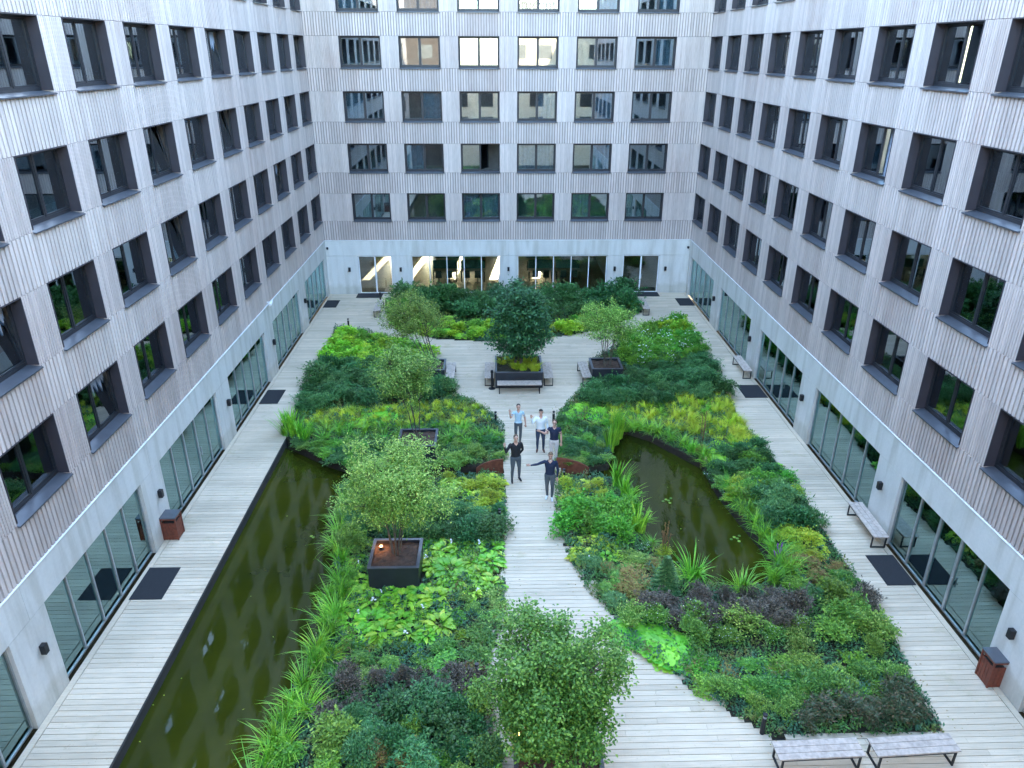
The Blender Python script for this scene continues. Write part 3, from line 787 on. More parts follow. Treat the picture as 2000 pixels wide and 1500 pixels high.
def bollard(px, py, h, label, r=.055):
    q = P(px, py); t = tag(empty('bollard_light', (q.x, q.y, 0)), label, 'bollard', 'black bollard lights along the planting')
    m = MB(); m.lathe([(r, 0.0), (r, h-.12)], 12); m.build('post', M['black'], t, smooth=False)
    m = MB(); m.lathe([(r*.8, h-.12), (r*.8, h-.05)], 12); m.build('lens', M['alu'], t)
    m = MB(); m.lathe([(r, h-.05), (r, h)], 12); m.build('cap', M['black'], t)
bollard(681, 638, .5, 'black bollard light at the far tip of the left bed')
bollard(743, 585, .6, 'black bollard light by the mat at the left double door')
bollard(755, 598, .5, 'black bollard light at the left end of the back bed')
bollard(968, 824, .5, 'black bollard light left of the bridge behind the people')
bollard(1081, 823, .5, 'black bollard light right of the bridge behind the man in white')
bollard(976, 1018, .5, 'black bollard light in the blue-green shrubs left of the path')
bollard(932, 1332, .62, 'black bollard light beside the purple-black shrubs')
bollard(1488, 1432, .62, 'black bollard light beside the left bottom bench')
bollard(1101, 934, .4, 'short black bollard at the right foot of the bridge')
bollard(1319, 655, .6, 'black bollard light among the white flowers at the far tip of the right bed')
q = P(961, 759); t = tag(empty('ash_post', (q.x, q.y, 0)), 'slim black standing ashtray post on a round foot beside the middle planter', 'ashtray')
m = MB(); m.lathe([(.17, .002), (.17, .02), (.06, .04)], 16); m.build('foot', M['black'], t)
m = MB(); m.lathe([(.05, .04), (.05, .8), (.065, .82), (.065, .95), (.03, .97)], 12); m.build('post', M['black'], t)
# rusty cheeks beside the bridge
def cheek(p0, p1, h0, label):
    a, b_ = P(*p0), P(*p1); n = 10; b = MB(); d = (b_-a); nn = Vector((-d.y, d.x, 0)).normalized()*.03
    for i in range(n+1):
        t = i/n; p = a+d*t; z = h0*math.cos(t*math.pi/2)**.7 if t < 1 else 0; z = max(z, .02)
        b.v += [tuple(p+nn+Vector((0, 0, -.28))), tuple(p+nn+Vector((0, 0, z))), tuple(p-nn+Vector((0, 0, z))), tuple(p-nn+Vector((0, 0, -.28)))]
    for i in range(n):
        o = 4*i
        for k in range(4): b.f.append((o+k, o+(k+1) % 4, o+4+(k+1) % 4, o+4+k)); b.m.append(0)
    b.f += [(0, 3, 2, 1), (4*n, 4*n+1, 4*n+2, 4*n+3)]; b.m += [0, 0]
    tag(b.build('steel_cheek', M['rust']), label, 'retaining plate', 'rusty curved plates at the bridge')
cheek((983, 915), (930, 915), .42, 'curved rusty steel plate on the left side of the bridge')
cheek((1086, 912), (1150, 914), .42, 'curved rusty steel plate on the right side of the bridge')
def spot(px, py, z, label):
    q = P(px, py, z); t = tag(empty('garden_spotlight', q), label, 'spotlight')
    m = MB(); m.tube([(0, 0, 0), (0, 0, .1)], [.035, .045], 10); m.build('housing', M['black'], t)
    m = MB(); m.lathe([(.04, .101), (.04, .11)], 10); m.build('lens', M['lamp'], t)
    l = bpy.data.objects.new('glow', bpy.data.lights.new('glow', 'POINT')); COL.objects.link(l); l.parent = t; l.location = (0, 0, .2)
    l.data.energy = .5; l.data.color = (1, .45, .15); l.data.shadow_soft_size = .04
spot(745, 1072, .72, 'small lit warm spotlight in the corner of the planter among the hostas')
spot(1015, 1440, .72, 'small lit warm spotlight in the planter under the big bottom tree')
#@@PLANTS
# ------------------------------------------------------------------ plant meshes
def leaves_mesh(name, pos, dirs, length, width, mats, up=None, extra=None, fold=.25):
    """pos,dirs (n,3); every leaf a folded diamond of four corners and a mid rib"""
    n = len(pos); d = dirs/np.linalg.norm(dirs, axis=1, keepdims=True)
    u = np.tile([0, 0, 1.0], (n, 1)) if up is None else up
    s = np.cross(d, u); ln = np.linalg.norm(s, axis=1, keepdims=True); s = np.where(ln < 1e-3, [1.0, 0, 0], s/np.maximum(ln, 1e-6))
    nn = np.cross(s, d)
    L = length[:, None]; Wd = width[:, None]
    v = np.stack([pos, pos+d*L*.45+s*Wd*.5+nn*Wd*fold, pos+d*L, pos+d*L*.45-s*Wd*.5+nn*Wd*fold], 1).reshape(-1, 3)
    idx = np.arange(n)*4
    t = np.stack([idx, idx+1, idx+2, idx, idx+2, idx+3], 1).reshape(-1, 3)
    me = bpy.data.meshes.new(name)
    ev, ef, em = (extra.v, extra.f, extra.m) if extra else ([], [], [])
    nv = len(v)
    allv = np.concatenate([v, np.array(ev)]) if ev else v
    loops = list(t.reshape(-1)); sizes = [3]*len(t); mi = [0]*len(t)
    for f, mm in zip(ef, em): loops += [i+nv for i in f]; sizes.append(len(f)); mi.append(1+mm)
    me.vertices.add(len(allv)); me.vertices.foreach_set('co', allv.astype(np.float32).reshape(-1))
    me.loops.add(len(loops)); me.loops.foreach_set('vertex_index', np.array(loops, dtype=np.int32))
    me.polygons.add(len(sizes)); st = np.concatenate([[0], np.cumsum(sizes)[:-1]]).astype(np.int32)
    me.polygons.foreach_set('loop_start', st)
    for m_ in mats: me.materials.append(m_)
    me.polygons.foreach_set('material_index', np.array(mi, dtype=np.int32))
    me.update(calc_edges=True); return me

def rdir(n, upbias=.4):
    d = RNG.normal(size=(n, 3)); d /= np.linalg.norm(d, axis=1, keepdims=True); d[:, 2] += upbias; return d
def shrub_mesh(name, mat, n=1300, L=.085, Wd=.045, nl=13, upb=.3, rx=.5, hz=1.0, flowers=None, droop=0, stems=True):
    """dome of lumpy leaf clumps, 1 m across and 1 m high"""
    cs = []
    sq = RNG.uniform(.75, 1.0); wob = RNG.uniform(0, 6.28)
    for i in range(nl):
        a = 2.4*i+RNG.uniform(-.5, .5); rr = rx*.78*math.sqrt((i+.3)/nl)*(1+.25*math.sin(2*a+wob)); r_ = rx*RNG.uniform(.20, .46)
        cs.append((rr*math.cos(a), rr*math.sin(a)*sq, hz*(.66-.50*(rr/rx)**2+RNG.uniform(-.16, .16)), r_))
    cs = np.array(cs); w_ = cs[:, 3]**1.6; k = RNG.choice(nl, n, p=w_/w_.sum()); c = cs[k]
    d = rdir(n, .35); d /= np.linalg.norm(d, axis=1, keepdims=True)
    rad = c[:, 3:4]*RNG.uniform(.35, 1.0, (n, 1))**.7*np.where(RNG.uniform(size=(n, 1)) < .12, 1.45, 1.08)
    p = c[:, :3]+d*rad*[1, 1, .85]
    ns = n//7; sh = RNG.integers(0, 26, ns); sd = rdir(26, .9); sd /= np.linalg.norm(sd, axis=1, keepdims=True); sb = cs[RNG.integers(0, nl, 26), :3]
    p[:ns] = sb[sh]+sd[sh]*RNG.uniform(.1, rx*.85, (ns, 1)); d[:ns] = sd[sh]
    p[:, 2] = np.maximum(p[:, 2], .03)
    dd = d*.8+rdir(n, upb)*.8; dd[:, 2] -= droop
    ex = MB()
    if stems:
        for i in range(nl): ex.tube([(0, 0, 0), tuple(cs[i, :3]*[.5, .5, .5]), tuple(cs[i, :3])], [.014, .01, .005], 4, 0)
    mats = [mat, M['stem']]
    if flowers:
        mats.append(M[flowers[0]])
        for j in range(flowers[1]):
            c_ = cs[j % nl]; q = rdir(1, .9)[0]; q /= np.linalg.norm(q); o = c_[:3]+q*c_[3]*1.05; r = flowers[2]
            ex.ball(tuple(o), r, r, r*.6, 6, 3, 1)
    return leaves_mesh(name, p, dd, RNG.uniform(.7, 1.3, n)*L, RNG.uniform(.8, 1.2, n)*Wd, mats, extra=ex)
def blades_mesh(name, mat, n=90, H=1.0, spread=.55, w=.016, seg=5, base=.10, droop=.5):
    V = []; Fc = []; 
    for i in range(n):
        a = RNG.uniform(0, 6.283); r0 = base*math.sqrt(RNG.uniform()); h = H*RNG.uniform(.55, 1.05); sp = spread*RNG.uniform(.15, 1.1)*h; dr = droop*RNG.uniform(.3, 1.2)
        px, py = r0*math.cos(a*1.7), r0*math.sin(a*1.7); ca, sa = math.cos(a), math.sin(a); b0 = len(V); ww = w*RNG.uniform(.7, 1.3)
        for k in range(seg+1):
            t = k/seg; out = sp*t**1.7; z = h*(t-dr*.55*t**3*(sp/h+.4)); wd = ww*(1-t**2.2)*.5+.0008
            x, y = px+ca*out, py+sa*out
            V += [(x-sa*wd, y+ca*wd, z), (x+sa*wd, y-ca*wd, z)]
        for k in range(seg): Fc.append((b0+2*k, b0+2*k+1, b0+2*k+3, b0+2*k+2))
    me = bpy.data.meshes.new(name); me.from_pydata(V, [], Fc); me.materials.append(mat); me.update(); return me
def hosta_mesh(name, mat, n=34, L=.30, Wd=.15, flowers=0):
    V = []; Fc = []; mi = []
    for i in range(n):
        tier = i/n; a = i*2.4+RNG.uniform(-.3, .3); l = L*RNG.uniform(.8, 1.15)*(1-.35*tier); w = Wd*RNG.uniform(.85, 1.15)*(1-.3*tier)
        el = .25+1.0*tier+RNG.uniform(-.1, .1); r0 = .05+.10*(1-tier); z0 = .10+.16*tier
        ca, sa = math.cos(a), math.sin(a); b0 = len(V); ns = 4
        x = r0+.02; z = z0; ang = el
        prof = [.25, .85, 1.0, .72, .06]
        for k in range(ns+1):
            ww = w*.5*prof[k]
            V += [(x*ca-sa*ww, x*sa+ca*ww, z+ww*.35), (x*ca, x*sa, z-.0), (x*ca+sa*ww, x*sa-ca*ww, z+ww*.35)]
            x += l/ns*math.cos(ang); z += l/ns*math.sin(ang); ang -= .42
        for k in range(ns):
            o = b0+3*k; Fc += [(o, o+1, o+4, o+3), (o+1, o+2, o+5, o+4)]; mi += [0, 0]
        # stalk
    b = MB(); b.v, b.f, b.m = V, Fc, mi
    for j in range(flowers):
        a = RNG.uniform(0, 6.28); top = (.18*math.cos(a), .18*math.sin(a), RNG.uniform(.55, .7)); b.tube([(0, 0, .1), (top[0]*.4, top[1]*.4, .4), top], [.006, .005, .004], 4, 1)
        for q in range(5): b.ball((top[0]+RNG.uniform(-.03, .03), top[1]+RNG.uniform(-.03, .03), top[2]-q*.035), .022, .022, .022, 5, 3, 2)
    me = b.mesh(name, [mat, M['stem'], M['petal']]); return me
def round_mesh(name, mat, n=30, R_=.13, spread=.48, hh=.35):
    b = MB()
    for i in range(n):
        a = i*2.4; rr = spread*math.sqrt((i+.5)/n); c = Vector((rr*math.cos(a), rr*math.sin(a), hh*(1-.5*(rr/spread)**2)*RNG.uniform(.8, 1.1))); r = R_*RNG.uniform(.7, 1.15)
        tilt = Vector((math.cos(a), math.sin(a), 0))*RNG.uniform(0, .5)+Vector((0, 0, 1))+Vector((RNG.uniform(-.25, .25), RNG.uniform(-.25, .25), 0)); tilt.normalize(); s = tilt.orthogonal().normalized(); o = tilt.cross(s); n0 = len(b.v); b.v.append(tuple(c-tilt*r*.18))
        K = 9
        for k in range(K):
            t = 2*math.pi*(k+.5)/K; q = r*(1+.07*math.sin(3*t)); b.v.append(tuple(c+(s*math.cos(t)+o*math.sin(t))*q+tilt*(.04*r*math.sin(4*t))))
        for k in range(K-1): b.f.append((n0, n0+1+k, n0+2+k)); b.m.append(0)
        b.bar((c.x*.6, c.y*.6, 0), tuple(c-tilt*r*.18), .004, 1)
    return b.mesh(name, [mat, M['stem']])
def conifer_mesh(name):
    ex = MB(); ex.tube([(0, 0, 0), (0, 0, 1.0)], [.03, .006], 5, 0); P_, D_ = [], []
    for t in np.linspace(.08, .98, 17):
        nb = 9; ln = .34*(1-t)+.04
        for k in range(nb):
            a = k*6.283/nb+t*31; dv = np.array([math.cos(a), math.sin(a), -.15+.5*t])
            for q in np.linspace(.15, 1, 9):
                for s in (-1, 1): P_.append(np.array([0, 0, t])+dv*ln*q); D_.append(dv+np.array([-math.sin(a), math.cos(a), .2])*s*1.1)
    P_, D_ = np.array(P_), np.array(D_); n = len(P_)
    return leaves_mesh(name, P_, D_, np.full(n, .06), np.full(n, .02), [LF['blue'], M['bark']], extra=ex)
PM = {}
def two(k, fn, n=2): PM[k] = [fn(i) for i in range(n)]
two('lime_shrub', lambda i: shrub_mesh('shrub', LF['lime'], 1100, .11, .075))
two('green_shrub', lambda i: shrub_mesh('shrub', LF['green'], 1400, .085, .05), 3)
two('mid_shrub', lambda i: shrub_mesh('shrub', LF['mid'], 1500, .08, .042), 3)
two('dark_shrub', lambda i: shrub_mesh('shrub', LF['dark'], 1600, .085, .045), 3)
two('blue_shrub', lambda i: shrub_mesh('shrub', LF['blue'], 1700, .10, .026, droop=.2), 3)
two('purple_shrub', lambda i: shrub_mesh('shrub', LF['purple'], 1900, .07, .03), 3)
two('rosette_shrub', lambda i: shrub_mesh('shrub', LF['rosette'], 1700, .075, .035, 13, .9), 2)
two('russet_shrub', lambda i: shrub_mesh('shrub', LF['russet'], 1500, .075, .03), 2)
two('darkred_shrub', lambda i: shrub_mesh('shrub', LF['darkred'], 1700, .10, .032, droop=.15), 3)
two('varieg_shrub', lambda i: shrub_mesh('shrub', LF['varieg'], 1500, .06, .035), 2)
two('white_shrub', lambda i: shrub_mesh('shrub', LF['mid'], 1300, .08, .045, flowers=('petal', 46, .015)), 2)
two('bigwhite_shrub', lambda i: shrub_mesh('shrub', LF['green'], 1200, .09, .05, flowers=('petal', 34, .034)), 2)
two('yellow_shrub', lambda i: shrub_mesh('shrub', LF['yellow'], 1300, .08, .035), 2)
two('daisy_mat', lambda i: shrub_mesh('shrub', LF['dark'], 900, .05, .03, flowers=('petal', 60, .02)), 1)
two('tuft', lambda i: blades_mesh('tuft', LF['grass'], 110, 1.0, .85, .027, 6, .16, .8), 4)
two('reed', lambda i: blades_mesh('reed', LF['grass'], 100, 1.0, .5, .036, 5, .16, .35), 3)
two('lily', lambda i: blades_mesh('lily', LF['green'], 60, 1.0, .9, .05, 5, .12, .7), 2)
two('sedge', lambda i: blades_mesh('sedge', LF['sedge'], 200, 1.0, .8, .026, 4, .3, .7), 3)
two('hosta', lambda i: hosta_mesh('hosta', LF['hosta'], 30, .30, .125, flowers=(1 if i == 0 else 0)), 4)
two('hostay', lambda i: hosta_mesh('hosta', LF['hostay']), 2)
two('round', lambda i: round_mesh('round', LF['round']), 3)
two('conifer', lambda i: conifer_mesh('conifer'), 1)

OW = ['', 'first', 'second', 'third', 'fourth', 'fifth', 'sixth', 'seventh', 'eighth', 'ninth', 'tenth', 'eleventh', 'twelfth']
def place(i, n, a, b):
    if i == 0: return a+'most'
    if i == n-1: return b+'most'
    return f'{OW[i+1]} from {a}' if i+1 <= n-i else f'{OW[n-i]} from {b}'
NAMES = {'tuft': 'grass_clump', 'reed': 'reed_clump', 'lily': 'strappy_plant', 'sedge': 'sedge_tuft', 'hosta': 'hosta', 'hostay': 'yellow_hosta', 'round': 'round_leaved_plant', 'varieg_shrub': 'variegated_shrub', 'bigwhite_shrub': 'flowering_shrub', 'white_shrub': 'white_flowered_shrub'}
NPL = [0]
def plant(key, x, y, r, h, label, cat, group=None, z=-.02, name=None):
    me = PM[key][NPL[0] % len(PM[key])]; NPL[0] += 1
    nm = name or NAMES.get(key, key)
    return tag(link(nm, me, None, (x, y, z), (random.uniform(-.12, .12), random.uniform(-.12, .12), random.uniform(0, 6.28)), (2*r*random.uniform(.8, 1.25), 2*r*random.uniform(.8, 1.25), h)), label, cat, group)
ALLB = [BED_LN, BED_LS, G_BACK]
def on_bed(x, y):
    if any(inside(b, x, y) for b in ALLB): return True
    return inside(G_RIGHT, x, y) and not inside(POND_R, x, y)
def edge_ok(x, y, r):
    return all(on_bed(x+r*math.cos(a), y+r*math.sin(a)) for a in (0, 1.57, 3.14, 4.71))
def zone(poly, mix, spacing, rh, label, cat, group, zlift=0, inner=.5, sizes=(.68, 1.18)):
    """scatter plants of a kind over an outline seen in the photo; mix = list of mesh keys, rh=(radius, height)"""
    spacing *= .88; pl = PP(poly, zlift); xs = [p[0] for p in pl]; ys = [p[1] for p in pl]; pts = []
    area = (max(xs)-min(xs))*(max(ys)-min(ys))
    for _ in range(int(area/spacing**2*14)+20):
        x, y = random.uniform(min(xs), max(xs)), random.uniform(min(ys), max(ys))
        if not inside(pl, x, y) or not edge_ok(x, y, rh[0]*inner): continue
        if any((x-a)**2+(y-b)**2 < spacing**2 for a, b in pts): continue
        if any((x-c[0])**2+(y-c[1])**2 < (c[2]+.05)**2 and abs(x-c[0]) < c[2] for c in BOXES): continue
        pts.append((x, y))
    pts.sort(); n = len(pts)
    for i, (x, y) in enumerate(pts):
        s = random.uniform(*sizes); lb = label
        if 1 < n <= 20: lb = label+', '+place(i, n, 'left', 'right')
        plant(random.choice(mix), x, y, rh[0]*s, rh[1]*s*random.uniform(.9, 1.1), lb, cat, group if n > 1 else None)
BOXES = [(-3.33, 18.6, .85), (-3.35, 26.03, .85), (5.15, 33.2, 1.25), (-3.45, 33.5, .85)]
# ---- left bed beyond the channel
zone([(650, 650), (700, 652), (790, 680), (860, 702), (850, 745), (800, 735), (700, 730), (640, 722), (632, 705)], ['lime_shrub', 'lime_shrub', 'green_shrub'], .62, (.5, .62), 'lime-green leafy mound at the far tip of the left bed', 'shrub', 'lime-green mounds of the left bed')
zone([(632, 715), (740, 730), (880, 750), (900, 775), (800, 785), (640, 798), (588, 812), (590, 770)], ['blue_shrub', 'dark_shrub'], .68, (.58, .85), 'blue-green feathery shrub across the middle of the far left bed', 'shrub', 'blue-green shrubs of the far left bed')
zone([(590, 812), (700, 800), (880, 785), (930, 795), (960, 822), (900, 830), (700, 835), (600, 830)], ['sedge'], .42, (.24, .36), 'low yellow-green sedge tuft in the left bed', 'grass', 'yellow-green sedges of the left bed')
zone([(690, 800), (760, 800), (750, 828), (680, 832)], ['round'], .5, (.5, .4), 'cluster of round pale green leaves in the far left bed', 'plant', 'round-leaved clusters of the far left bed')
zone([(600, 835), (700, 835), (900, 832), (975, 850), (975, 868), (760, 868), (620, 868)], ['lily', 'lily', 'tuft'], .5, (.36, .5), 'strappy dark green lily clump before the channel', 'plant', 'strappy clumps of the left bed')
zone([(620, 868), (770, 868), (780, 900), (690, 905), (640, 892)], ['dark_shrub', 'green_shrub'], .5, (.35, .35), 'low dark leafy plant by the left pond edging', 'plant', 'low plants by the left pond edging')
zone([(855, 862), (978, 866), (978, 898), (858, 902)], ['dark_shrub', 'mid_shrub', 'varieg_shrub'], .5, (.36, .32), 'low dark leafy plant between planter and bridge', 'plant', 'low plants left of the bridge')
zone([(690, 880), (760, 880), (765, 900), (700, 903)], ['round'], .5, (.5, .36), 'bright round-leaved clump beside the left pond edging', 'plant', 'bright round-leaved clumps by the pond edging')
# ---- near left bed
zone([(870, 935), (985, 932), (985, 1000), (880, 1005)], ['hostay', 'hostay', 'yellow_shrub'], .42, (.42, .5), 'yellow-green broad-leaved clump left of the bridge foot', 'plant', 'yellow-green clumps left of the path')
zone([(680, 970), (870, 1000), (985, 1005), (985, 1060), (870, 1062), (660, 1050)], ['dark_shrub', 'blue_shrub'], .58, (.5, .72), 'dark blue-green shrub behind the hosta patch', 'shrub', 'dark shrubs behind the hostas')
zone([(835, 1065), (980, 1075), (975, 1135), (930, 1165), (840, 1150)], ['hosta'], .52, (.68, .66), 'bright green hosta right of the soil planter', 'hosta', 'hostas right of the soil planter')
zone([(672, 1148), (850, 1148), (860, 1245), (700, 1250), (672, 1200)], ['hosta'], .50, (.66, .66), 'bright green hosta in front of the soil planter', 'hosta', 'hostas before the soil planter')
zone([(675, 1060), (722, 1060), (712, 1150), (672, 1150)], ['hosta', 'mid_shrub'], .5, (.5, .6), 'bright green hosta between the soil planter and the reeds', 'hosta', 'hostas left of the soil planter')
zone([(690, 1255), (870, 1250), (885, 1165), (965, 1150), (975, 1200), (945, 1320), (640, 1325), (650, 1265)], ['mid_shrub', 'green_shrub', 'russet_shrub', 'mid_shrub', 'yellow_shrub', 'varieg_shrub'], .62, (.40, .20), 'small mixed perennial in the low cover before the purple shrubs', 'plant', 'mixed perennials of the near left bed')
zone([(600, 1400), (690, 1345), (800, 1330), (930, 1325), (940, 1370), (840, 1385), (700, 1410), (610, 1450)], ['purple_shrub'], .62, (.44, .8), 'purple-black fine-leaved shrub in the near left bed', 'shrub', 'purple-black shrubs of the near left bed')
zone([(640, 1430), (760, 1400), (960, 1385), (975, 1500), (800, 1500), (640, 1490)], ['dark_shrub', 'mid_shrub', 'blue_shrub'], .66, (.52, .75), 'dark green shrub below the purple-black shrubs', 'shrub', 'dark green shrubs at the bottom left')
zone([(560, 1470), (960, 1470), (975, 1560), (560, 1580)], ['russet_shrub', 'mid_shrub', 'green_shrub'], .6, (.42, .45), 'low russet and green shrub at the bottom edge of the left bed', 'shrub', 'low shrubs at the bottom edge')
# ---- right bed beyond the pond
zone([(1215, 672), (1320, 632), (1350, 665), (1370, 700), (1300, 725), (1215, 715)], ['bigwhite_shrub', 'green_shrub'], .66, (.55, .95), 'white-flowering leafy shrub at the far tip of the right bed', 'shrub', 'white-flowering shrubs of the right bed')
zone([(1290, 645), (1330, 640), (1345, 662), (1310, 668)], ['lime_shrub'], .6, (.5, .9), 'lime-green shrub at the very tip of the right bed', 'shrub', 'lime shrubs at the right tip')
zone([(1155, 755), (1225, 748), (1260, 730), (1370, 705), (1408, 750), (1430, 775), (1300, 790), (1160, 795)], ['blue_shrub', 'blue_shrub', 'dark_shrub'], .68, (.6, .85), 'blue-green feathery shrub across the far right bed', 'shrub', 'blue-green shrubs of the far right bed')
zone([(1095, 800), (1160, 795), (1180, 815), (1100, 822)], ['round'], .48, (.48, .4), 'cluster of round pale green leaves behind the white-shirted man', 'plant', 'round-leaved clusters right of the plaza path')
zone([(1130, 800), (1420, 775), (1455, 830), (1480, 870), (1400, 870), (1300, 840), (1180, 828)], ['sedge', 'sedge', 'tuft'], .45, (.30, .5), 'yellow-green sedge tuft in the far right bed', 'grass', 'sedges of the far right bed')
zone([(1088, 825), (1190, 832), (1180, 895), (1090, 900)], ['dark_shrub', 'lily', 'green_shrub', 'mid_shrub'], .5, (.34, .38), 'low dark leafy plant right of the bridge', 'plant', 'low plants right of the bridge')
zone([(1380, 870), (1480, 868), (1545, 940), (1470, 965), (1400, 925)], ['green_shrub', 'dark_shrub', 'round'], .55, (.45, .55), 'green leafy clump on the right bank of the pond', 'shrub', 'green clumps on the right bank')
zone([(1425, 945), (1500, 955), (1560, 970), (1530, 1000), (1440, 990)], ['yellow_shrub', 'mid_shrub'], .5, (.42, .6), 'yellow-green ferny shrub on the right bank of the pond', 'shrub', 'yellow ferny shrubs on the right bank')
zone([(1480, 990), (1585, 990), (1610, 1040), (1500, 1045)], ['dark_shrub', 'blue_shrub'], .6, (.56, .95), 'dark glossy shrub hanging over the right side deck', 'shrub', 'dark shrubs on the right bank')
zone([(1500, 1045), (1620, 1040), (1640, 1085), (1540, 1095)], ['hostay', 'yellow_shrub'], .5, (.45, .5), 'yellow-leaved hosta clump beside the right side deck', 'plant', 'yellow hostas on the right bank')
zone([(1540, 1100), (1650, 1095), (1700, 1170), (1560, 1180)], ['mid_shrub', 'blue_shrub', 'russet_shrub'], .6, (.45, .42), 'low fine-leaved shrub beside the right side deck', 'shrub', 'low shrubs beside the right deck')
# ---- island between path and pond
zone([(1098, 945), (1175, 938), (1195, 975), (1100, 985)], ['hostay', 'yellow_shrub'], .5, (.42, .45), 'yellow-green clump at the right foot of the bridge', 'plant', 'yellow-green clumps right of the bridge foot')
zone([(1096, 1000), (1205, 985), (1235, 1030), (1225, 1055), (1110, 1045)], ['green_shrub'], .6, (.62, .85), 'bright green rounded shrub beside the white-shoed man', 'shrub', 'bright green shrubs right of the path')
zone([(1105, 1055), (1220, 1055), (1215, 1095), (1120, 1110)], ['hostay', 'hosta'], .5, (.5, .5), 'yellow-green hosta on the island beside the path', 'hosta', 'yellow hostas of the island')
zone([(1115, 1110), (1270, 1085), (1330, 1150), (1240, 1205), (1165, 1165)], ['mid_shrub', 'blue_shrub', 'russet_shrub'], .58, (.44, .26), 'small perennial in the low cover of the island', 'plant', 'small perennials of the island')
zone([(1265, 1190), (1400, 1170), (1480, 1165), (1560, 1190), (1540, 1235), (1400, 1225), (1290, 1225)], ['purple_shrub'], .62, (.44, .7), 'purple-black shrub along the near bank of the right pond', 'shrub', 'purple-black shrubs by the right pond')
zone([(1600, 1175), (1700, 1165), (1730, 1225), (1640, 1235)], ['purple_shrub', 'mid_shrub'], .62, (.55, .9), 'purple-black shrub beside the right side deck', 'shrub', 'purple-black shrubs by the right deck')
zone([(1215, 1212), (1300, 1215), (1560, 1228), (1730, 1222), (1755, 1275), (1560, 1268), (1350, 1250), (1240, 1228)], ['white_shrub', 'mid_shrub', 'varieg_shrub', 'white_shrub'], .62, (.50, .66), 'green shrub with tiny white flowers below the purple-black row', 'shrub', 'white-dotted shrubs of the near right bed')
zone([(1345, 1290), (1560, 1300), (1760, 1300), (1740, 1345), (1500, 1350), (1340, 1345)], ['russet_shrub', 'mid_shrub', 'green_shrub', 'green_shrub'], .6, (.46, .24), 'low russet and green perennial in the near right bed', 'plant', 'low perennials of the near right bed')
zone([(1385, 1355), (1500, 1345), (1600, 1335), (1740, 1310), (1760, 1335), (1640, 1372), (1540, 1400), (1450, 1392)], ['rosette_shrub'], .60, (.52, .62), 'light green whorled shrub in the near right bed', 'shrub', 'light green whorled shrubs')
zone([(1555, 1405), (1650, 1378), (1785, 1345), (1840, 1425), (1700, 1438), (1555, 1436)], ['darkred_shrub', 'darkred_shrub', 'dark_shrub'], .56, (.46, .55), 'dark reddish shrub behind the bottom right benches', 'shrub', 'dark reddish shrubs behind the benches')
# ---- back bed
zone([(800, 588), (1215, 588), (1235, 605), (1130, 622), (880, 622), (790, 610)], ['dark_shrub'], 1.25, (.95, 1.35), 'tall dark green bush in the back bed before the office windows', 'bush', 'tall dark bushes of the back bed')
zone([(770, 628), (850, 640), (960, 635), (1060, 640), (1040, 660), (950, 662), (850, 658), (790, 645)], ['lime_shrub', 'round', 'green_shrub'], .6, (.5, .6), 'low lime-green mound along the front of the back bed', 'shrub', 'lime mounds of the back bed')
zone([(1060, 638), (1180, 622), (1230, 612), (1200, 630), (1120, 650), (1060, 658)], ['yellow_shrub', 'lime_shrub', 'green_shrub'], .6, (.5, .6), 'low yellow-green mound at the right front of the back bed', 'shrub', 'yellow-green mounds of the back bed')
zone([(755, 605), (800, 598), (810, 630), (775, 635)], ['green_shrub', 'mid_shrub'], .6, (.5, .8), 'leafy green bush at the left end of the back bed', 'bush', 'bushes at the left end of the back bed')
zone([(1200, 590), (1250, 590), (1250, 606), (1215, 612)], ['dark_shrub', 'mid_shrub'], .6, (.5, .8), 'dark green bush at the right end of the back bed', 'bush', 'bushes at the right end of the back bed')
# ---- waterside clumps one can tell apart
def wp(key, px, py, r, h, label, cat, group=None, z=-.1, name=None):
    q = P(px, py); plant(key, q.x, q.y, r, h, label, cat, group, z, name)
WORD = 'first second third fourth fifth sixth seventh eighth ninth tenth eleventh twelfth thirteenth fourteenth fifteenth sixteenth seventeenth eighteenth nineteenth twentieth'.split()
def bank(key, pts, r, label, cat, group, z=-.1, mixin=None):
    pts = sorted(pts, key=lambda p: p[1])
    for i, p in enumerate(pts):
        k = mixin[i % len(mixin)] if mixin else key
        wp(k, p[0], p[1], r*random.uniform(.85, 1.2), p[2]*random.uniform(.9, 1.1), f'{label}, {WORD[i]} from the far end', cat, group, z)
bank('reed', ((575, 850, 1.3), (560, 848, 1.35), (592, 860, 1.1), (572, 838, 1.2)), .55, 'tall reed clump at the far corner of the left pond', 'reed', 'reeds at the corner of the left pond')
bank('tuft', ((678, 985, .8), (672, 1015, .9), (668, 1045, .9), (664, 1075, 1.0), (666, 1105, 1.0), (670, 1140, 1.0), (666, 1170, 1.0), (660, 1205, 1.0), (646, 1240, .95), (626, 1275, .95), (612, 1308, .9), (594, 1345, .95),
    (572, 1385, .95), (556, 1420, .95), (538, 1455, .95), (520, 1490, .95), (505, 1530, .9)), .52, 'arching grass over the left pond bank', 'grass', 'grass clumps along the left pond')
bank('tuft', ((640, 1170, .8), (690, 1010, .7), (645, 1215, .8), (640, 1290, .8), (600, 1390, .8), (560, 1470, .8), (685, 1060, .8)), .5, 'grass clump behind the left pond bank row', 'grass', 'inner grass clumps of the left bank')
bank('reed', ((1200, 862, 1.6), (1190, 878, 1.4), (1207, 850, 1.4)), .62, 'tall reed at the far left corner of the right pond', 'reed', 'reeds at the far corner of the right pond')
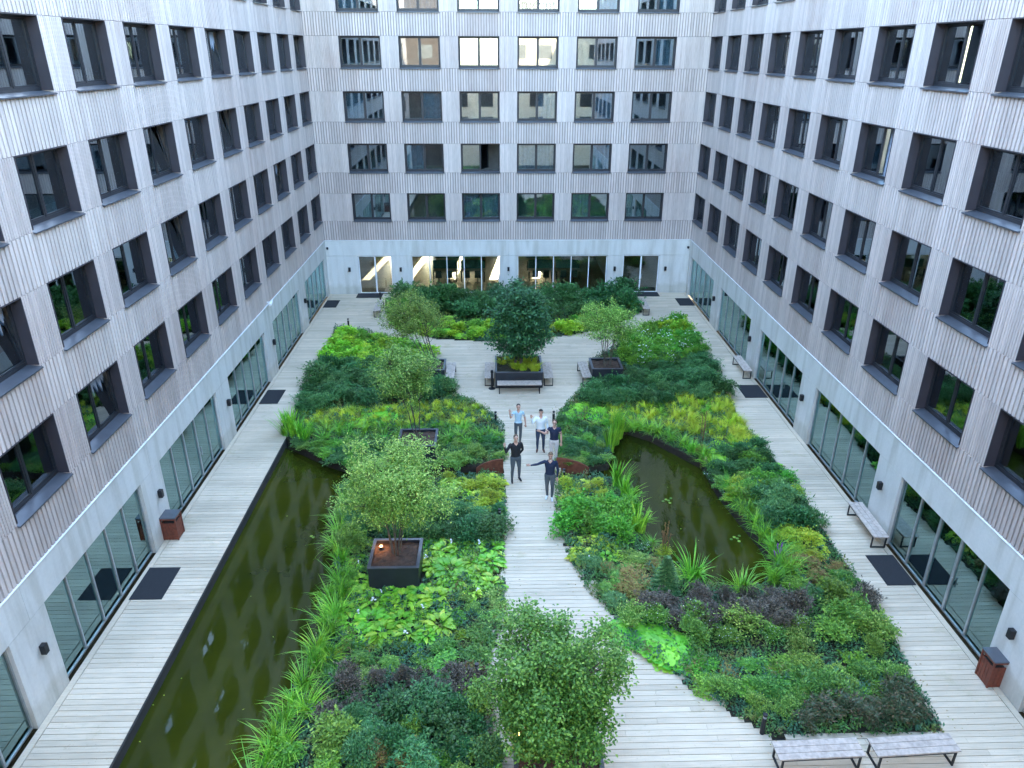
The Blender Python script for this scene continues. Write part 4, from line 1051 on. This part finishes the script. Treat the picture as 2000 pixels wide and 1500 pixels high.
bank('tuft', ((1225, 838, .7), (1246, 838, .75), (1268, 842, .8), (1290, 850, .85), (1310, 860, .85), (1332, 872, .9), (1352, 884, .9), (1372, 896, .9), (1388, 912, .85)), .55, 'grass arching over the far bank of the right pond', 'grass', 'grasses on the far bank of the right pond')
bank('reed', ((1222, 975, 1.1), (1235, 1005, 1.0), (1246, 1035, .9), (1208, 950, 1.1), (1228, 990, .9)), .6, 'reed clump on the island bank of the right pond', 'reed', 'reeds on the island bank')
bank('tuft', ((1428, 962, .8), (1445, 985, .9), (1462, 1008, .95), (1480, 1032, .95), (1495, 1056, 1.0), (1512, 1082, 1.0), (1522, 1110, 1.0), (1510, 1138, 1.0), (1540, 1125, 1.0)), .58, 'grass clump on the right bank of the right pond', 'grass', 'grasses on the right bank')
bank('x', ((582, 868, .3), (600, 876, .3), (620, 886, .3), (640, 893, .3), (662, 901, .3), (684, 908, .32), (705, 912, .3), (730, 911, .3), (756, 910, .3), (782, 909, .28), (808, 909, .3), (834, 908, .3), (860, 908, .3), (886, 907, .3), (912, 906, .3)), .38,
     'low trailing plant along the rusty edging of the left pond', 'plant', 'trailing plants on the left pond edging', -.02, ['dark_shrub', 'varieg_shrub', 'mid_shrub', 'green_shrub'])
bank('x', ((1400, 930, .3), (1412, 948, .3), (1432, 972, .3), (1450, 994, .3), (1110, 905, .28), (1135, 905, .28), (1160, 903, .3), (1182, 899, .3), (1188, 850, .3), (1240, 830, .3), (1275, 838, .3)), .38,
     'low trailing plant along the edging of the right pond', 'plant', 'trailing plants on the right pond edging', -.02, ['varieg_shrub', 'dark_shrub', 'mid_shrub'])
bank('round', ((1222, 1236, .4), (1245, 1252, .4), (1270, 1262, .38), (1296, 1270, .38), (1318, 1284, .36), (1240, 1232, .45), (1268, 1240, .42), (1298, 1250, .4), (1325, 1262, .38), (1300, 1290, .34)), .50, 'bright round leaves at the bend of the path', 'plant', 'bright round-leaved patch by the path', -.02)
wp('tuft', 1352, 1135, .62, 1.25, 'large fan of bright grass standing alone at the near bank of the right pond', 'grass')
wp('tuft', 1450, 1160, .55, 1.05, 'bright grass clump between the purple shrubs and the right pond', 'grass')
wp('tuft', 1270, 1065, .34, .55, 'small grass clump left of the yellow flower spikes', 'grass')
q = P(1298, 1150); tag(link('dwarf_spruce', PM['conifer'][0], None, (q.x, q.y, 0), None, (1.3, 1.3, 1.15)), 'small blue-green conifer between the island and the purple shrubs', 'conifer')
wp('daisy_mat', 1400, 935, .5, .25, 'mat of tiny white flowers on the right bank edging', 'flowers', name='flower_mat')
wp('daisy_mat', 1425, 958, .45, .25, 'smaller mat of white flowers beside the reeds of the right bank', 'flowers', name='flower_mat')
wp('daisy_mat', 1262, 1068, .3, .25, 'little tuft of white flowers beside the yellow spikes', 'flowers', name='flower_mat')
# flower spikes
def spikes(px, py, n, h, fl, label, base='yellow'):
    q = P(px, py); t = tag(empty('spire_plant', (q.x, q.y, 0)), label, 'flowers')
    for i in range(n):
        a = i*2.4; r = .05+.16*(i/n); x, y = r*math.cos(a), r*math.sin(a); hh = h*(1-.45*i/n)
        m = MB(); m.tube([(x*.3, y*.3, 0), (x, y, hh)], [.012, .006], 5, 0)
        for k in range(26): zz = hh*(.45+.55*k/26); m.ball((x*zz/hh+random.uniform(-.02, .02), y*zz/hh+random.uniform(-.02, .02), zz), .018, .018, .022, 5, 3, 1)
        m.build('flower_spike', [M['stem'], M[fl]], t)
    o = link('foliage', PM[base+'_shrub'][0], t, (0, 0, 0), None, (.55, .55, .4)); return t
spikes(1297, 1085, 7, 1.35, 'drybrown', 'clump of brown and yellow flower spires standing at the near left of the right pond')
spikes(1368, 885, 4, 1.9, 'drybrown', 'tall dried brown spire rising from the far bank of the right pond', 'russet')
m_ = spikes(1518, 1100, 5, .8, 'purplep', 'purple flower stalks among the grass of the right bank', 'mid')
# grasses in the big planter
for i in range(16):
    x, y = .87+random.uniform(-.95, .95), 33.5+random.uniform(-.85, .85)
    plant('sedge', x, y, .30, .32, 'sedge tuft growing in the large middle planter', 'grass', 'sedges in the middle planter', .70)
# low cover over all beds
def cover(name, poly, holes, dens, label_kind='structure'):
    xs = [p[0] for p in poly]; ys = [p[1] for p in poly]
    area = (max(xs)-min(xs))*(max(ys)-min(ys)); n = int(area*dens)
    X = RNG.uniform(min(xs), max(xs), n); Y = RNG.uniform(min(ys), max(ys), n)
    def ins(pl):
        c = np.zeros(n, bool); k = len(pl)
        for i in range(k):
            (x1, y1), (x2, y2) = pl[i], pl[(i+1) % k]
            if y1 == y2: continue
            w = ((y1 > Y) != (y2 > Y)) & (X < (x2-x1)*(Y-y1)/(y2-y1)+x1); c ^= w
        return c
    k = ins(poly)
    for h in holes: k &= ~ins(h)
    for cx, cy, r in BOXES: k &= ~((np.abs(X-cx) < r) & (np.abs(Y-cy) < r))
    X, Y = X[k], Y[k]; n = len(X)
    hz = .13+.10*np.sin(X*2.1+Y*1.3)*np.cos(Y*2.7-X)+.08*np.sin(X*5+1)*np.sin(Y*4.3)+.05*np.sin(X*13+2*Y)
    Z = -.02+np.maximum(hz, .03)*RNG.uniform(.2, 1.2, n)
    me = leaves_mesh(name, np.stack([X, Y, Z], 1), rdir(n, .5), RNG.uniform(.05, .13, n), RNG.uniform(.03, .065, n), [M['cover']])
    return tag(link(name, me), kind='stuff')
cover('ground_cover', BED_LN, [], 560); cover('ground_cover', BED_LS, [], 560); cover('ground_cover', G_RIGHT, [POND_R], 560); cover('ground_cover', G_BACK, [], 320)

def litter(name, n, region, z0, z1, size, mat, label_kind='stuff'):
    pos = []
    while len(pos) < n:
        x, y = RNG.uniform(-9, 11), RNG.uniform(11, 42)
        if region(x, y): pos.append((x, y, RNG.uniform(z0, z1)))
    n = len(pos); d = rdir(n, 0); d[:, 2] *= .12
    me = leaves_mesh(name, np.array(pos), d, RNG.uniform(.6, 1.4, n)*size, RNG.uniform(.5, .9, n)*size*.7, [mat], fold=.12)
    return tag(link(name, me), kind='stuff')
def near_bed(x, y):
    if inside(G_LEFT, x, y) or inside(G_RIGHT, x, y) or inside(G_BACK, x, y): return False
    return any(inside(g, x+dx, y+dy) for g in (G_LEFT, G_RIGHT, G_BACK) for dx, dy in ((.5, 0), (-.5, 0), (0, .5), (0, -.5))) or RNG.uniform() < .06
litter('fallen_leaves', 420, near_bed, .006, .02, .06, LF['russet'])
litter('floating_leaves', 28, lambda x, y: (inside(POND_L, x, y) or inside(POND_R, x, y)), -.297, -.294, .07, LF['yellow'])
for px, py, lb in ((1306, 978, 'small raft of floating lily leaves in the middle of the right pond'), (1440, 1052, 'tiny floating lily leaves near the right bank of the right pond'), (612, 1050, 'single floating ring of leaves in the left pond')):
    q = P(px, py, -.3); b = MB()
    for i in range(5 if px != 612 else 2):
        a = i*2.4; c = (.11*math.sqrt(i)*math.cos(a), .11*math.sqrt(i)*math.sin(a)); n0 = len(b.v); b.v.append((c[0], c[1], .006))
        for k in range(12): b.v.append((c[0]+.055*math.cos(k*.5236), c[1]+.055*math.sin(k*.5236), .008+.004*(k % 2)))
        for k in range(11): b.f.append((n0, n0+1+k, n0+2+k)); b.m.append(0)
    tag(b.build('lily_pads', LF['mid'], None, q), lb, 'water lily')
# ------------------------------------------------------------------ trees
def tree(loc, base_z, ctr, rad, nst, ncl, nlf, mat, L, Wd, label, lump=.35, spreadb=.12, cl_r=.26, trunk_r=.035, shell=.5):
    """multi-stemmed tree: stems fan from the base, twigs reach every leaf cluster"""
    t = tag(empty('tree', (loc[0], loc[1], base_z)), label, 'tree')
    C = np.array([ctr[0]-loc[0], ctr[1]-loc[1], ctr[2]-base_z]); Rr = np.array(rad)
    ph = RNG.uniform(0, 6.28, 6); cl = []
    while len(cl) < ncl:
        d = RNG.normal(size=3); d /= np.linalg.norm(d); r = shell+(1-shell)*RNG.uniform()**.6
        a = math.atan2(d[1], d[0]); lob = 1+lump*(.5*math.sin(2*a+ph[0])*math.cos(d[2]*2+ph[1])+.5*math.sin(3*a+ph[2]+d[2]*3)+.4*math.sin(5*a+ph[3]-d[2]*4))*.8
        if RNG.uniform() < .2: r *= RNG.uniform(.3, .8)
        cl.append(C+d*Rr*r*lob)
    cl = np.array(cl)
    tb = MB(); stems = []
    for i in range(nst):
        a = 6.283*i/nst+RNG.uniform(-.4, .4); b0 = np.array([spreadb*math.cos(a), spreadb*math.sin(a), 0]); top = C+np.array([math.cos(a), math.sin(a), 0])*Rr*.45+np.array([0, 0, Rr[2]*RNG.uniform(.1, .5)])
        pts = [b0*(1-s)**1+ (b0*.6+np.array([0, 0, top[2]*.5])+ (C+np.array([math.cos(a), math.sin(a), 0])*Rr*.12)*[.6, .6, 0])*(2*s*(1-s))*1.0 + top*s*s + RNG.normal(0, .015, 3) for s in np.linspace(0, 1, 7)]
        tb.tube([tuple(p) for p in pts], [trunk_r*(1-.8*s) for s in np.linspace(0, 1, 7)], 6); stems.append(pts)
    allp = np.array([p for s in stems for p in s[2:]])
    for c in cl[::max(1, ncl//110)]:
        j = np.argmin(np.linalg.norm(allp-c+np.array([0, 0, .5]), axis=1)); p0 = allp[j]; mid = (p0+c)/2+np.array([0, 0, -.06])+RNG.normal(0, .04, 3)
        tb.tube([tuple(p0), tuple(mid), tuple(c)], [trunk_r*.32, trunk_r*.2, .004], 4, 0, False)
    tb.build('trunk', M['bark'], t)
    k = RNG.integers(0, ncl, nlf); off = RNG.normal(size=(nlf, 3))*cl_r*[.55, .55, .40]
    p = cl[k]+off; d = rdir(nlf, .1)*[1, 1, .6]+off*1.2; d[:, 2] -= .25
    me = leaves_mesh('crown', p, d, RNG.uniform(.7, 1.25, nlf)*L, RNG.uniform(.8, 1.2, nlf)*Wd, [mat])
    link('crown', me, t); return t
tree((.87, 33.6), .72, (.95, 33.4, 3.0), (1.5, 1.4, 1.65), 6, 170, 13000, LF['maple'], .14, .10, 'dense dark green multi-stemmed maple in the middle planter', .3, .14, .30, .045)
tree((-3.3, 33.6), .72, (-4.3, 34.0, 3.2), (1.6, 1.45, 1.05), 7, 150, 10000, LF['varieg'], .095, .05, 'pale variegated tree with bare stems in the small left plaza planter', .35, .2, .26, .028, .35)
tree((-3.35, 26.1), .72, (-3.7, 26.3, 3.6), (1.45, 1.35, 1.1), 4, 150, 9500, LF['varieg'], .095, .05, 'silvery variegated tree with thin stems in the planter left of the bridge', .4, .1, .26, .022, .35)
tree((-3.33, 18.7), .72, (-3.28, 18.95, 3.0), (1.68, 1.6, 1.32), 7, 220, 21000, LF['varieg'], .08, .042, 'airy pale green tree in the soil planter beside the left pond', .45, .12, .26, .024, .4)
tree((5.2, 33.5), .72, (5.15, 33.5, 2.95), (1.4, 1.35, 1.0), 6, 140, 9000, LF['varieg'], .09, .048, 'light green airy tree in the small right plaza planter', .4, .16, .26, .024, .35)
tree((1.0, 11.7), .72, (.95, 11.85, 2.28), (1.42, 1.35, 1.72), 8, 230, 36000, LF['front'], .085, .055, 'large bushy green tree rising from the bottom edge over the path', .45, .14, .27, .045, .45)
#@@PEOPLE
def skin_mats():
    d = {}
    for k, c, r in (('skin', (.52, .30, .22), .55), ('lblue', (.40, .56, .66), .85), ('greytr', (.075, .088, .10), .9), ('jeans', (.03, .045, .08), .9), ('whitesh', (.72, .74, .74), .85), ('brown', (.10, .035, .02), .5),
                    ('navy', (.012, .02, .05), .9), ('cream', (.55, .50, .48), .85), ('blacksw', (.012, .012, .015), .9), ('blackshoe', (.01, .01, .012), .4), ('whiteshoe', (.75, .76, .78), .6),
                    ('hairdark', (.02, .014, .010), .7), ('hairbrown', (.09, .055, .03), .7), ('hairfair', (.16, .10, .055), .7), ('eye', (.02, .015, .012), .3), ('lip', (.38, .13, .10), .6)):
        d[k] = plain('person_'+k, c, r, 0, .06, 12)
    return d
PMAT = skin_mats()
def person(px, py, H_, face, armR, armL, stance, cols, hair, label, sleeve='long', build=1.0):
    """standing figure; armR / armL = elbow and wrist targets (x right, y back, z up, metres for a 1.8 m body), joints share one remeshed skin"""
    q = P(px, py); k = H_/1.8
    root = tag(empty('person', (q.x, q.y, 0.004), face), label, 'person')
    bones = []   # (a, b, ra, rb, region)
    V = Vector
    lf, rf = stance   # foot positions (x,y): viewer-left foot, viewer-right foot
    b = MB()
    def limb(pts, rad, reg, n=12):
        b.tube([V(p) for p in pts], rad, n); b.ball(pts[0], rad[0], rad[0], rad[0], 10, 6); b.ball(pts[-1], rad[-1], rad[-1], rad[-1], 10, 6)
        for i in range(len(pts)-1): bones.append((V(pts[i]), V(pts[i+1]), rad[i], rad[i+1], reg))
    hipz = .93
    for s, ft in ((-1, lf), (1, rf)):
        hx = s*.09; fx, fy = ft; kn = ((hx+fx)/2+s*.01, (fy)/2-.035, .50)
        limb([(hx, 0, hipz), ((hx+kn[0])/2, kn[1]/2, .73), kn], [.098*build, .085*build, .060], 'leg'); limb([kn, ((kn[0]+fx)/2+s*.004, (kn[1]+fy)/2+.015, .33), (fx, fy+.01, .10)], [.058, .058, .040], 'leg')
        limb([(fx, fy+.03, .045), (fx+s*.02, fy-.08, .04), (fx+s*.035, fy-.17, .03)], [.042, .042, .028], 'foot')
    # torso loft
    prof = [(.84, .135, .10), (.90, .168, .118), (.97, .165, .115), (1.06, .148*build, .105*build), (1.18, .155*build, .112*build), (1.30, .178*build, .118*build), (1.40, .188*build, .105), (1.455, .155, .085), (1.50, .085, .065), (1.53, .058, .058)]
    base = len(b.v); nn = 20
    for z, rx, ry in prof:
        for j in range(nn): a = 6.28318*j/nn; b.v.append((rx*math.cos(a), ry*math.sin(a), z))
    for i in range(len(prof)-1):
        for j in range(nn): j2 = (j+1) % nn; b.f.append((base+i*nn+j, base+i*nn+j2, base+(i+1)*nn+j2, base+(i+1)*nn+j)); b.m.append(0)
    b.f.append(tuple(base+j for j in reversed(range(nn)))); b.f.append(tuple(base+(len(prof)-1)*nn+j for j in range(nn))); b.m += [0, 0]
    bones.append((V((0, 0, 1.02)), V((0, 0, 1.44)), .15, .17, 'torso')); bones.append((V((-.09, 0, .93)), V((.09, 0, .93)), .11, .11, 'leg'))
    limb([(0, .005, 1.50), (0, -.012, 1.60)], [.056, .052], 'head')
    # head
    hc = V((0, -.03, 1.685))
    b.ball(tuple(hc+V((0, .012, .02))), .078, .096, .098, 16, 10); b.ball(tuple(hc+V((0, -.022, -.035))), .060, .068, .085, 14, 8)
    b.tube([hc+V((0, -.085, .012)), hc+V((0, -.118, -.030)), hc+V((0, -.09, -.038))], [.010, .016, .012], 8); b.ball(tuple(hc+V((0, -.078, -.062))), .026, .016, .012, 8, 5); b.ball(tuple(hc+V((0, -.07, -.10))), .025, .022, .018, 8, 5)
    for s in (-1, 1): b.ball(tuple(hc+V((s*.080, .012, -.005))), .013, .022, .032, 8, 5)
    bones.append((hc+V((0, 0, -.06)), hc+V((0, 0, .05)), .08, .09, 'head'))
    # arms and hands
    for s, (el, wr, hd, curl) in ((-1, armR), (1, armL)):
        sh = V((s*.185, .005, 1.425)); el, wr = V(el), V(wr)
        limb([tuple(sh), tuple((sh+el)/2+V((s*.006, 0, 0))), tuple(el)], [.058*build, .050*build, .040], 'uarm'); m1 = el.lerp(wr, .3)
        limb([tuple(el), tuple(m1), tuple(wr)], [.040, .041, .027], 'farm')
        hd = V(hd).normalized(); side = hd.cross(V((0, 1, 0)))
        if side.length < .2: side = hd.cross(V((1, 0, 0)))
        side.normalize(); nrm = side.cross(hd).normalized(); th = side if side.dot(V((-s, 0, 0))) > 0 else -side
        pal = wr+hd*.055
        limb([tuple(wr), tuple(pal-th*.018+hd*.015)], [.026, .022], 'hand', 8); limb([tuple(wr), tuple(pal+th*.018+hd*.015)], [.026, .022], 'hand', 8); limb([tuple(wr+hd*.02), tuple(pal+hd*.02)], [.024, .022], 'hand', 8)
        for i, L in enumerate((.062, .078, .072, .056)):
            off = th*(.031-.0207*i); f0 = wr+hd*.07+off; sp = (hd+off*3.2).normalized(); f1 = f0+sp*L*.55; f2 = f1+(sp-nrm*curl).normalized()*L*.55
            limb([tuple(f0), tuple(f1), tuple(f2)], [.0105, .0098, .008], 'hand', 8)
        t0 = wr+hd*.03+th*.028; t1 = t0+(hd*.7+th*.8).normalized()*.036; limb([tuple(t0), tuple(t1), tuple(t1+(hd+th*.25).normalized()*.030)], [.013, .011, .009], 'hand', 8)
    me = b.mesh('tmp', PMAT['skin']); o = bpy.data.objects.new('tmp', me); COL.objects.link(o)
    rm = o.modifiers.new('r', 'REMESH'); rm.mode = 'VOXEL'; rm.voxel_size = .0085; sm = o.modifiers.new('s', 'SMOOTH'); sm.factor = .5; sm.iterations = 3
    dg = bpy.context.evaluated_depsgraph_get(); dg.update(); me2 = bpy.data.meshes.new_from_object(o.evaluated_get(dg)); bpy.data.objects.remove(o)
    me2.name = 'body'; me2.materials.clear()
    regs = {'skin': 0, 'top': 1, 'legs': 2, 'shoe': 3}
    for mm in ('skin', cols[0], cols[1], cols[2]): me2.materials.append(PMAT[mm])
    n = len(me2.polygons); cen = np.zeros(n*3); me2.polygons.foreach_get('center', cen); cen = cen.reshape(-1, 3)
    best = np.full(n, 9.); idx = np.zeros(n, np.int32)
    for A, B, ra, rb, reg in bones:
        A, B = np.array(A), np.array(B); d = B-A; L2 = max(1e-9, d@d); t = np.clip(((cen-A)@d)/L2, 0, 1); dist = np.linalg.norm(cen-(A+t[:, None]*d), axis=1)-(ra+(rb-ra)*t)
        mi = np.zeros(n, np.int32)
        if reg == 'leg': mi[:] = 2
        elif reg == 'foot': mi[:] = 3
        elif reg == 'torso': mi[:] = 1
        elif reg == 'uarm': mi[:] = 1 if sleeve == 'long' else 0; 
        elif reg == 'farm': mi[:] = 1 if sleeve == 'long' else 0
        if reg == 'uarm' and sleeve != 'long': mi = np.where(t < .72, 1, 0).astype(np.int32) if ra > .054*build else np.where(t < .25, 1, 0).astype(np.int32)
        if reg == 'farm' and sleeve == 'long' and rb < .03: mi = np.where(t > .96, 0, mi).astype(np.int32)
        if reg == 'head': mi[:] = 0
        w = dist < best; best = np.where(w, dist, best); idx = np.where(w, mi, idx)
    # collar: nothing above the neckline is cloth, nothing below the belt is shirt
    z = cen[:, 2]; core = (np.abs(cen[:, 0]) < .2) & (np.abs(cen[:, 1]) < .15)
    idx = np.where((z > 1.505) & (np.hypot(cen[:, 0], cen[:, 1]) < .11), 0, idx)
    idx = np.where(core & (z > .985) & (z < 1.49) & (idx == 2), 1, idx); idx = np.where((z > 1.43) & (cen[:, 1] < -.045) & (np.abs(cen[:, 0]) < .11-(1.53-z)), 0, idx)
    idx = np.where(core & (z < .985) & (z > .7) & (idx == 1), 2, idx)
    me2.polygons.foreach_set('material_index', idx.astype(np.int32)); me2.polygons.foreach_set('use_smooth', [True]*n); me2.update()
    bo = link('body', me2, root, (0, 0, 0), None, (k, k, k))
    # hair cap, eyes, mouth
    h = MB(); h.ball(tuple(hc+V((0, .030, .040))), .083, .093, .090, 16, 10)
    if hair[1] == 'bun': h.ball(tuple(hc+V((0, .12, .04))), .035, .04, .035, 10, 6)
    if hair[1] == 'full': h.ball(tuple(hc+V((0, .0, .085))), .066, .075, .045, 12, 7)
    link('hair', h.mesh('hair', PMAT[hair[0]], True), bo)
    e = MB()
    for s in (-1, 1): e.ball(tuple(hc+V((s*.030, -.088, .008))), .011, .007, .006, 8, 5)
    for s in (-1, 1): e.box(s*.030-.016, s*.030+.016, hc.y-.094, hc.y-.084, hc.z+.024, hc.z+.029)
    link('eyes', e.mesh('eyes', PMAT['eye']), bo)
    e = MB(); e.ball(tuple(hc+V((0, -.092, -.062))), .024, .008, .007, 8, 5); link('mouth', e.mesh('mouth', PMAT['lip']), bo)
    if sleeve == 'collar' or cols[0] == 'navy':
        e = MB(); e.lathe([(.062, 0), (.058, .03)], 14, 0, (0, -.004, 1.495)); link('collar', e.mesh('collar', PMAT['whitesh' if sleeve == 'long' else 'navy']), bo)
    return root
DOWN = lambda s: ((s*.245, .03, 1.13), (s*.26, -.05, .88), (0, -.05, -1), .15)
person(1012, 866, 1.80, R(2), ((-.31, -.10, 1.24), (-.36, -.16, 1.50), (-.05, -.05, 1), .1), ((.27, .04, 1.14), (.30, -.02, .90), (.05, -.1, -1), .2), ((-.09, 0), (.08, .02)),
       ('lblue', 'greytr', 'brown'), ('hairdark', 'bun'), 'woman in light blue shirt and grey trousers waving, farthest left on the bridge', 'short', .86)
person(1055, 880, 1.86, R(0), ((-.33, -.14, 1.27), (-.38, -.20, 1.53), (-.05, -.1, 1), .1), ((.26, .03, 1.16), (.27, -.10, .93), (0, -.1, -1), .2), ((-.11, 0), (.12, -.02)),
       ('whitesh', 'jeans', 'brown'), ('hairdark', 'full'), 'bearded man in white shirt, dark jeans and brown shoes waving on the bridge', 'long', 1.08)
person(1081, 902, 1.86, R(-6), ((-.34, -.13, 1.27), (-.52, -.18, 1.38), (-.8, -.1, .35), .2), ((.26, .02, 1.14), (.27, -.06, .88), (0, -.1, -1), .2), ((-.09, 0), (.09, .01)),
       ('navy', 'cream', 'whiteshoe'), ('hairbrown', 'short'), 'man in short-sleeved navy polo and pale trousers at the right side of the bridge', 'short', 1.05)
person(1007, 938, 1.94, R(12), ((-.36, -.10, 1.22), (-.43, -.14, 1.47), (-.05, -.05, 1), .1), ((.27, .08, 1.15), (.17, .15, .95), (-.4, .5, -.6), .3), ((-.13, -.03), (.14, .05)),
       ('blacksw', 'greytr', 'blackshoe'), ('hairbrown', 'short'), 'man in black sweater and grey trousers waving at the left edge of the bridge', 'long', 1.08)
person(1073, 973, 1.90, R(-8), ((-.43, -.09, 1.36), (-.66, -.14, 1.33), (-1, -.1, .10), .3), ((.26, .02, 1.14), (.25, -.07, .89), (0, -.1, -1), .2), ((-.08, .04), (.08, -.05)),
       ('navy', 'greytr', 'whiteshoe'), ('hairfair', 'full'), 'man in navy sweater and white trainers pointing sideways, nearest on the path', 'long', 1.05)
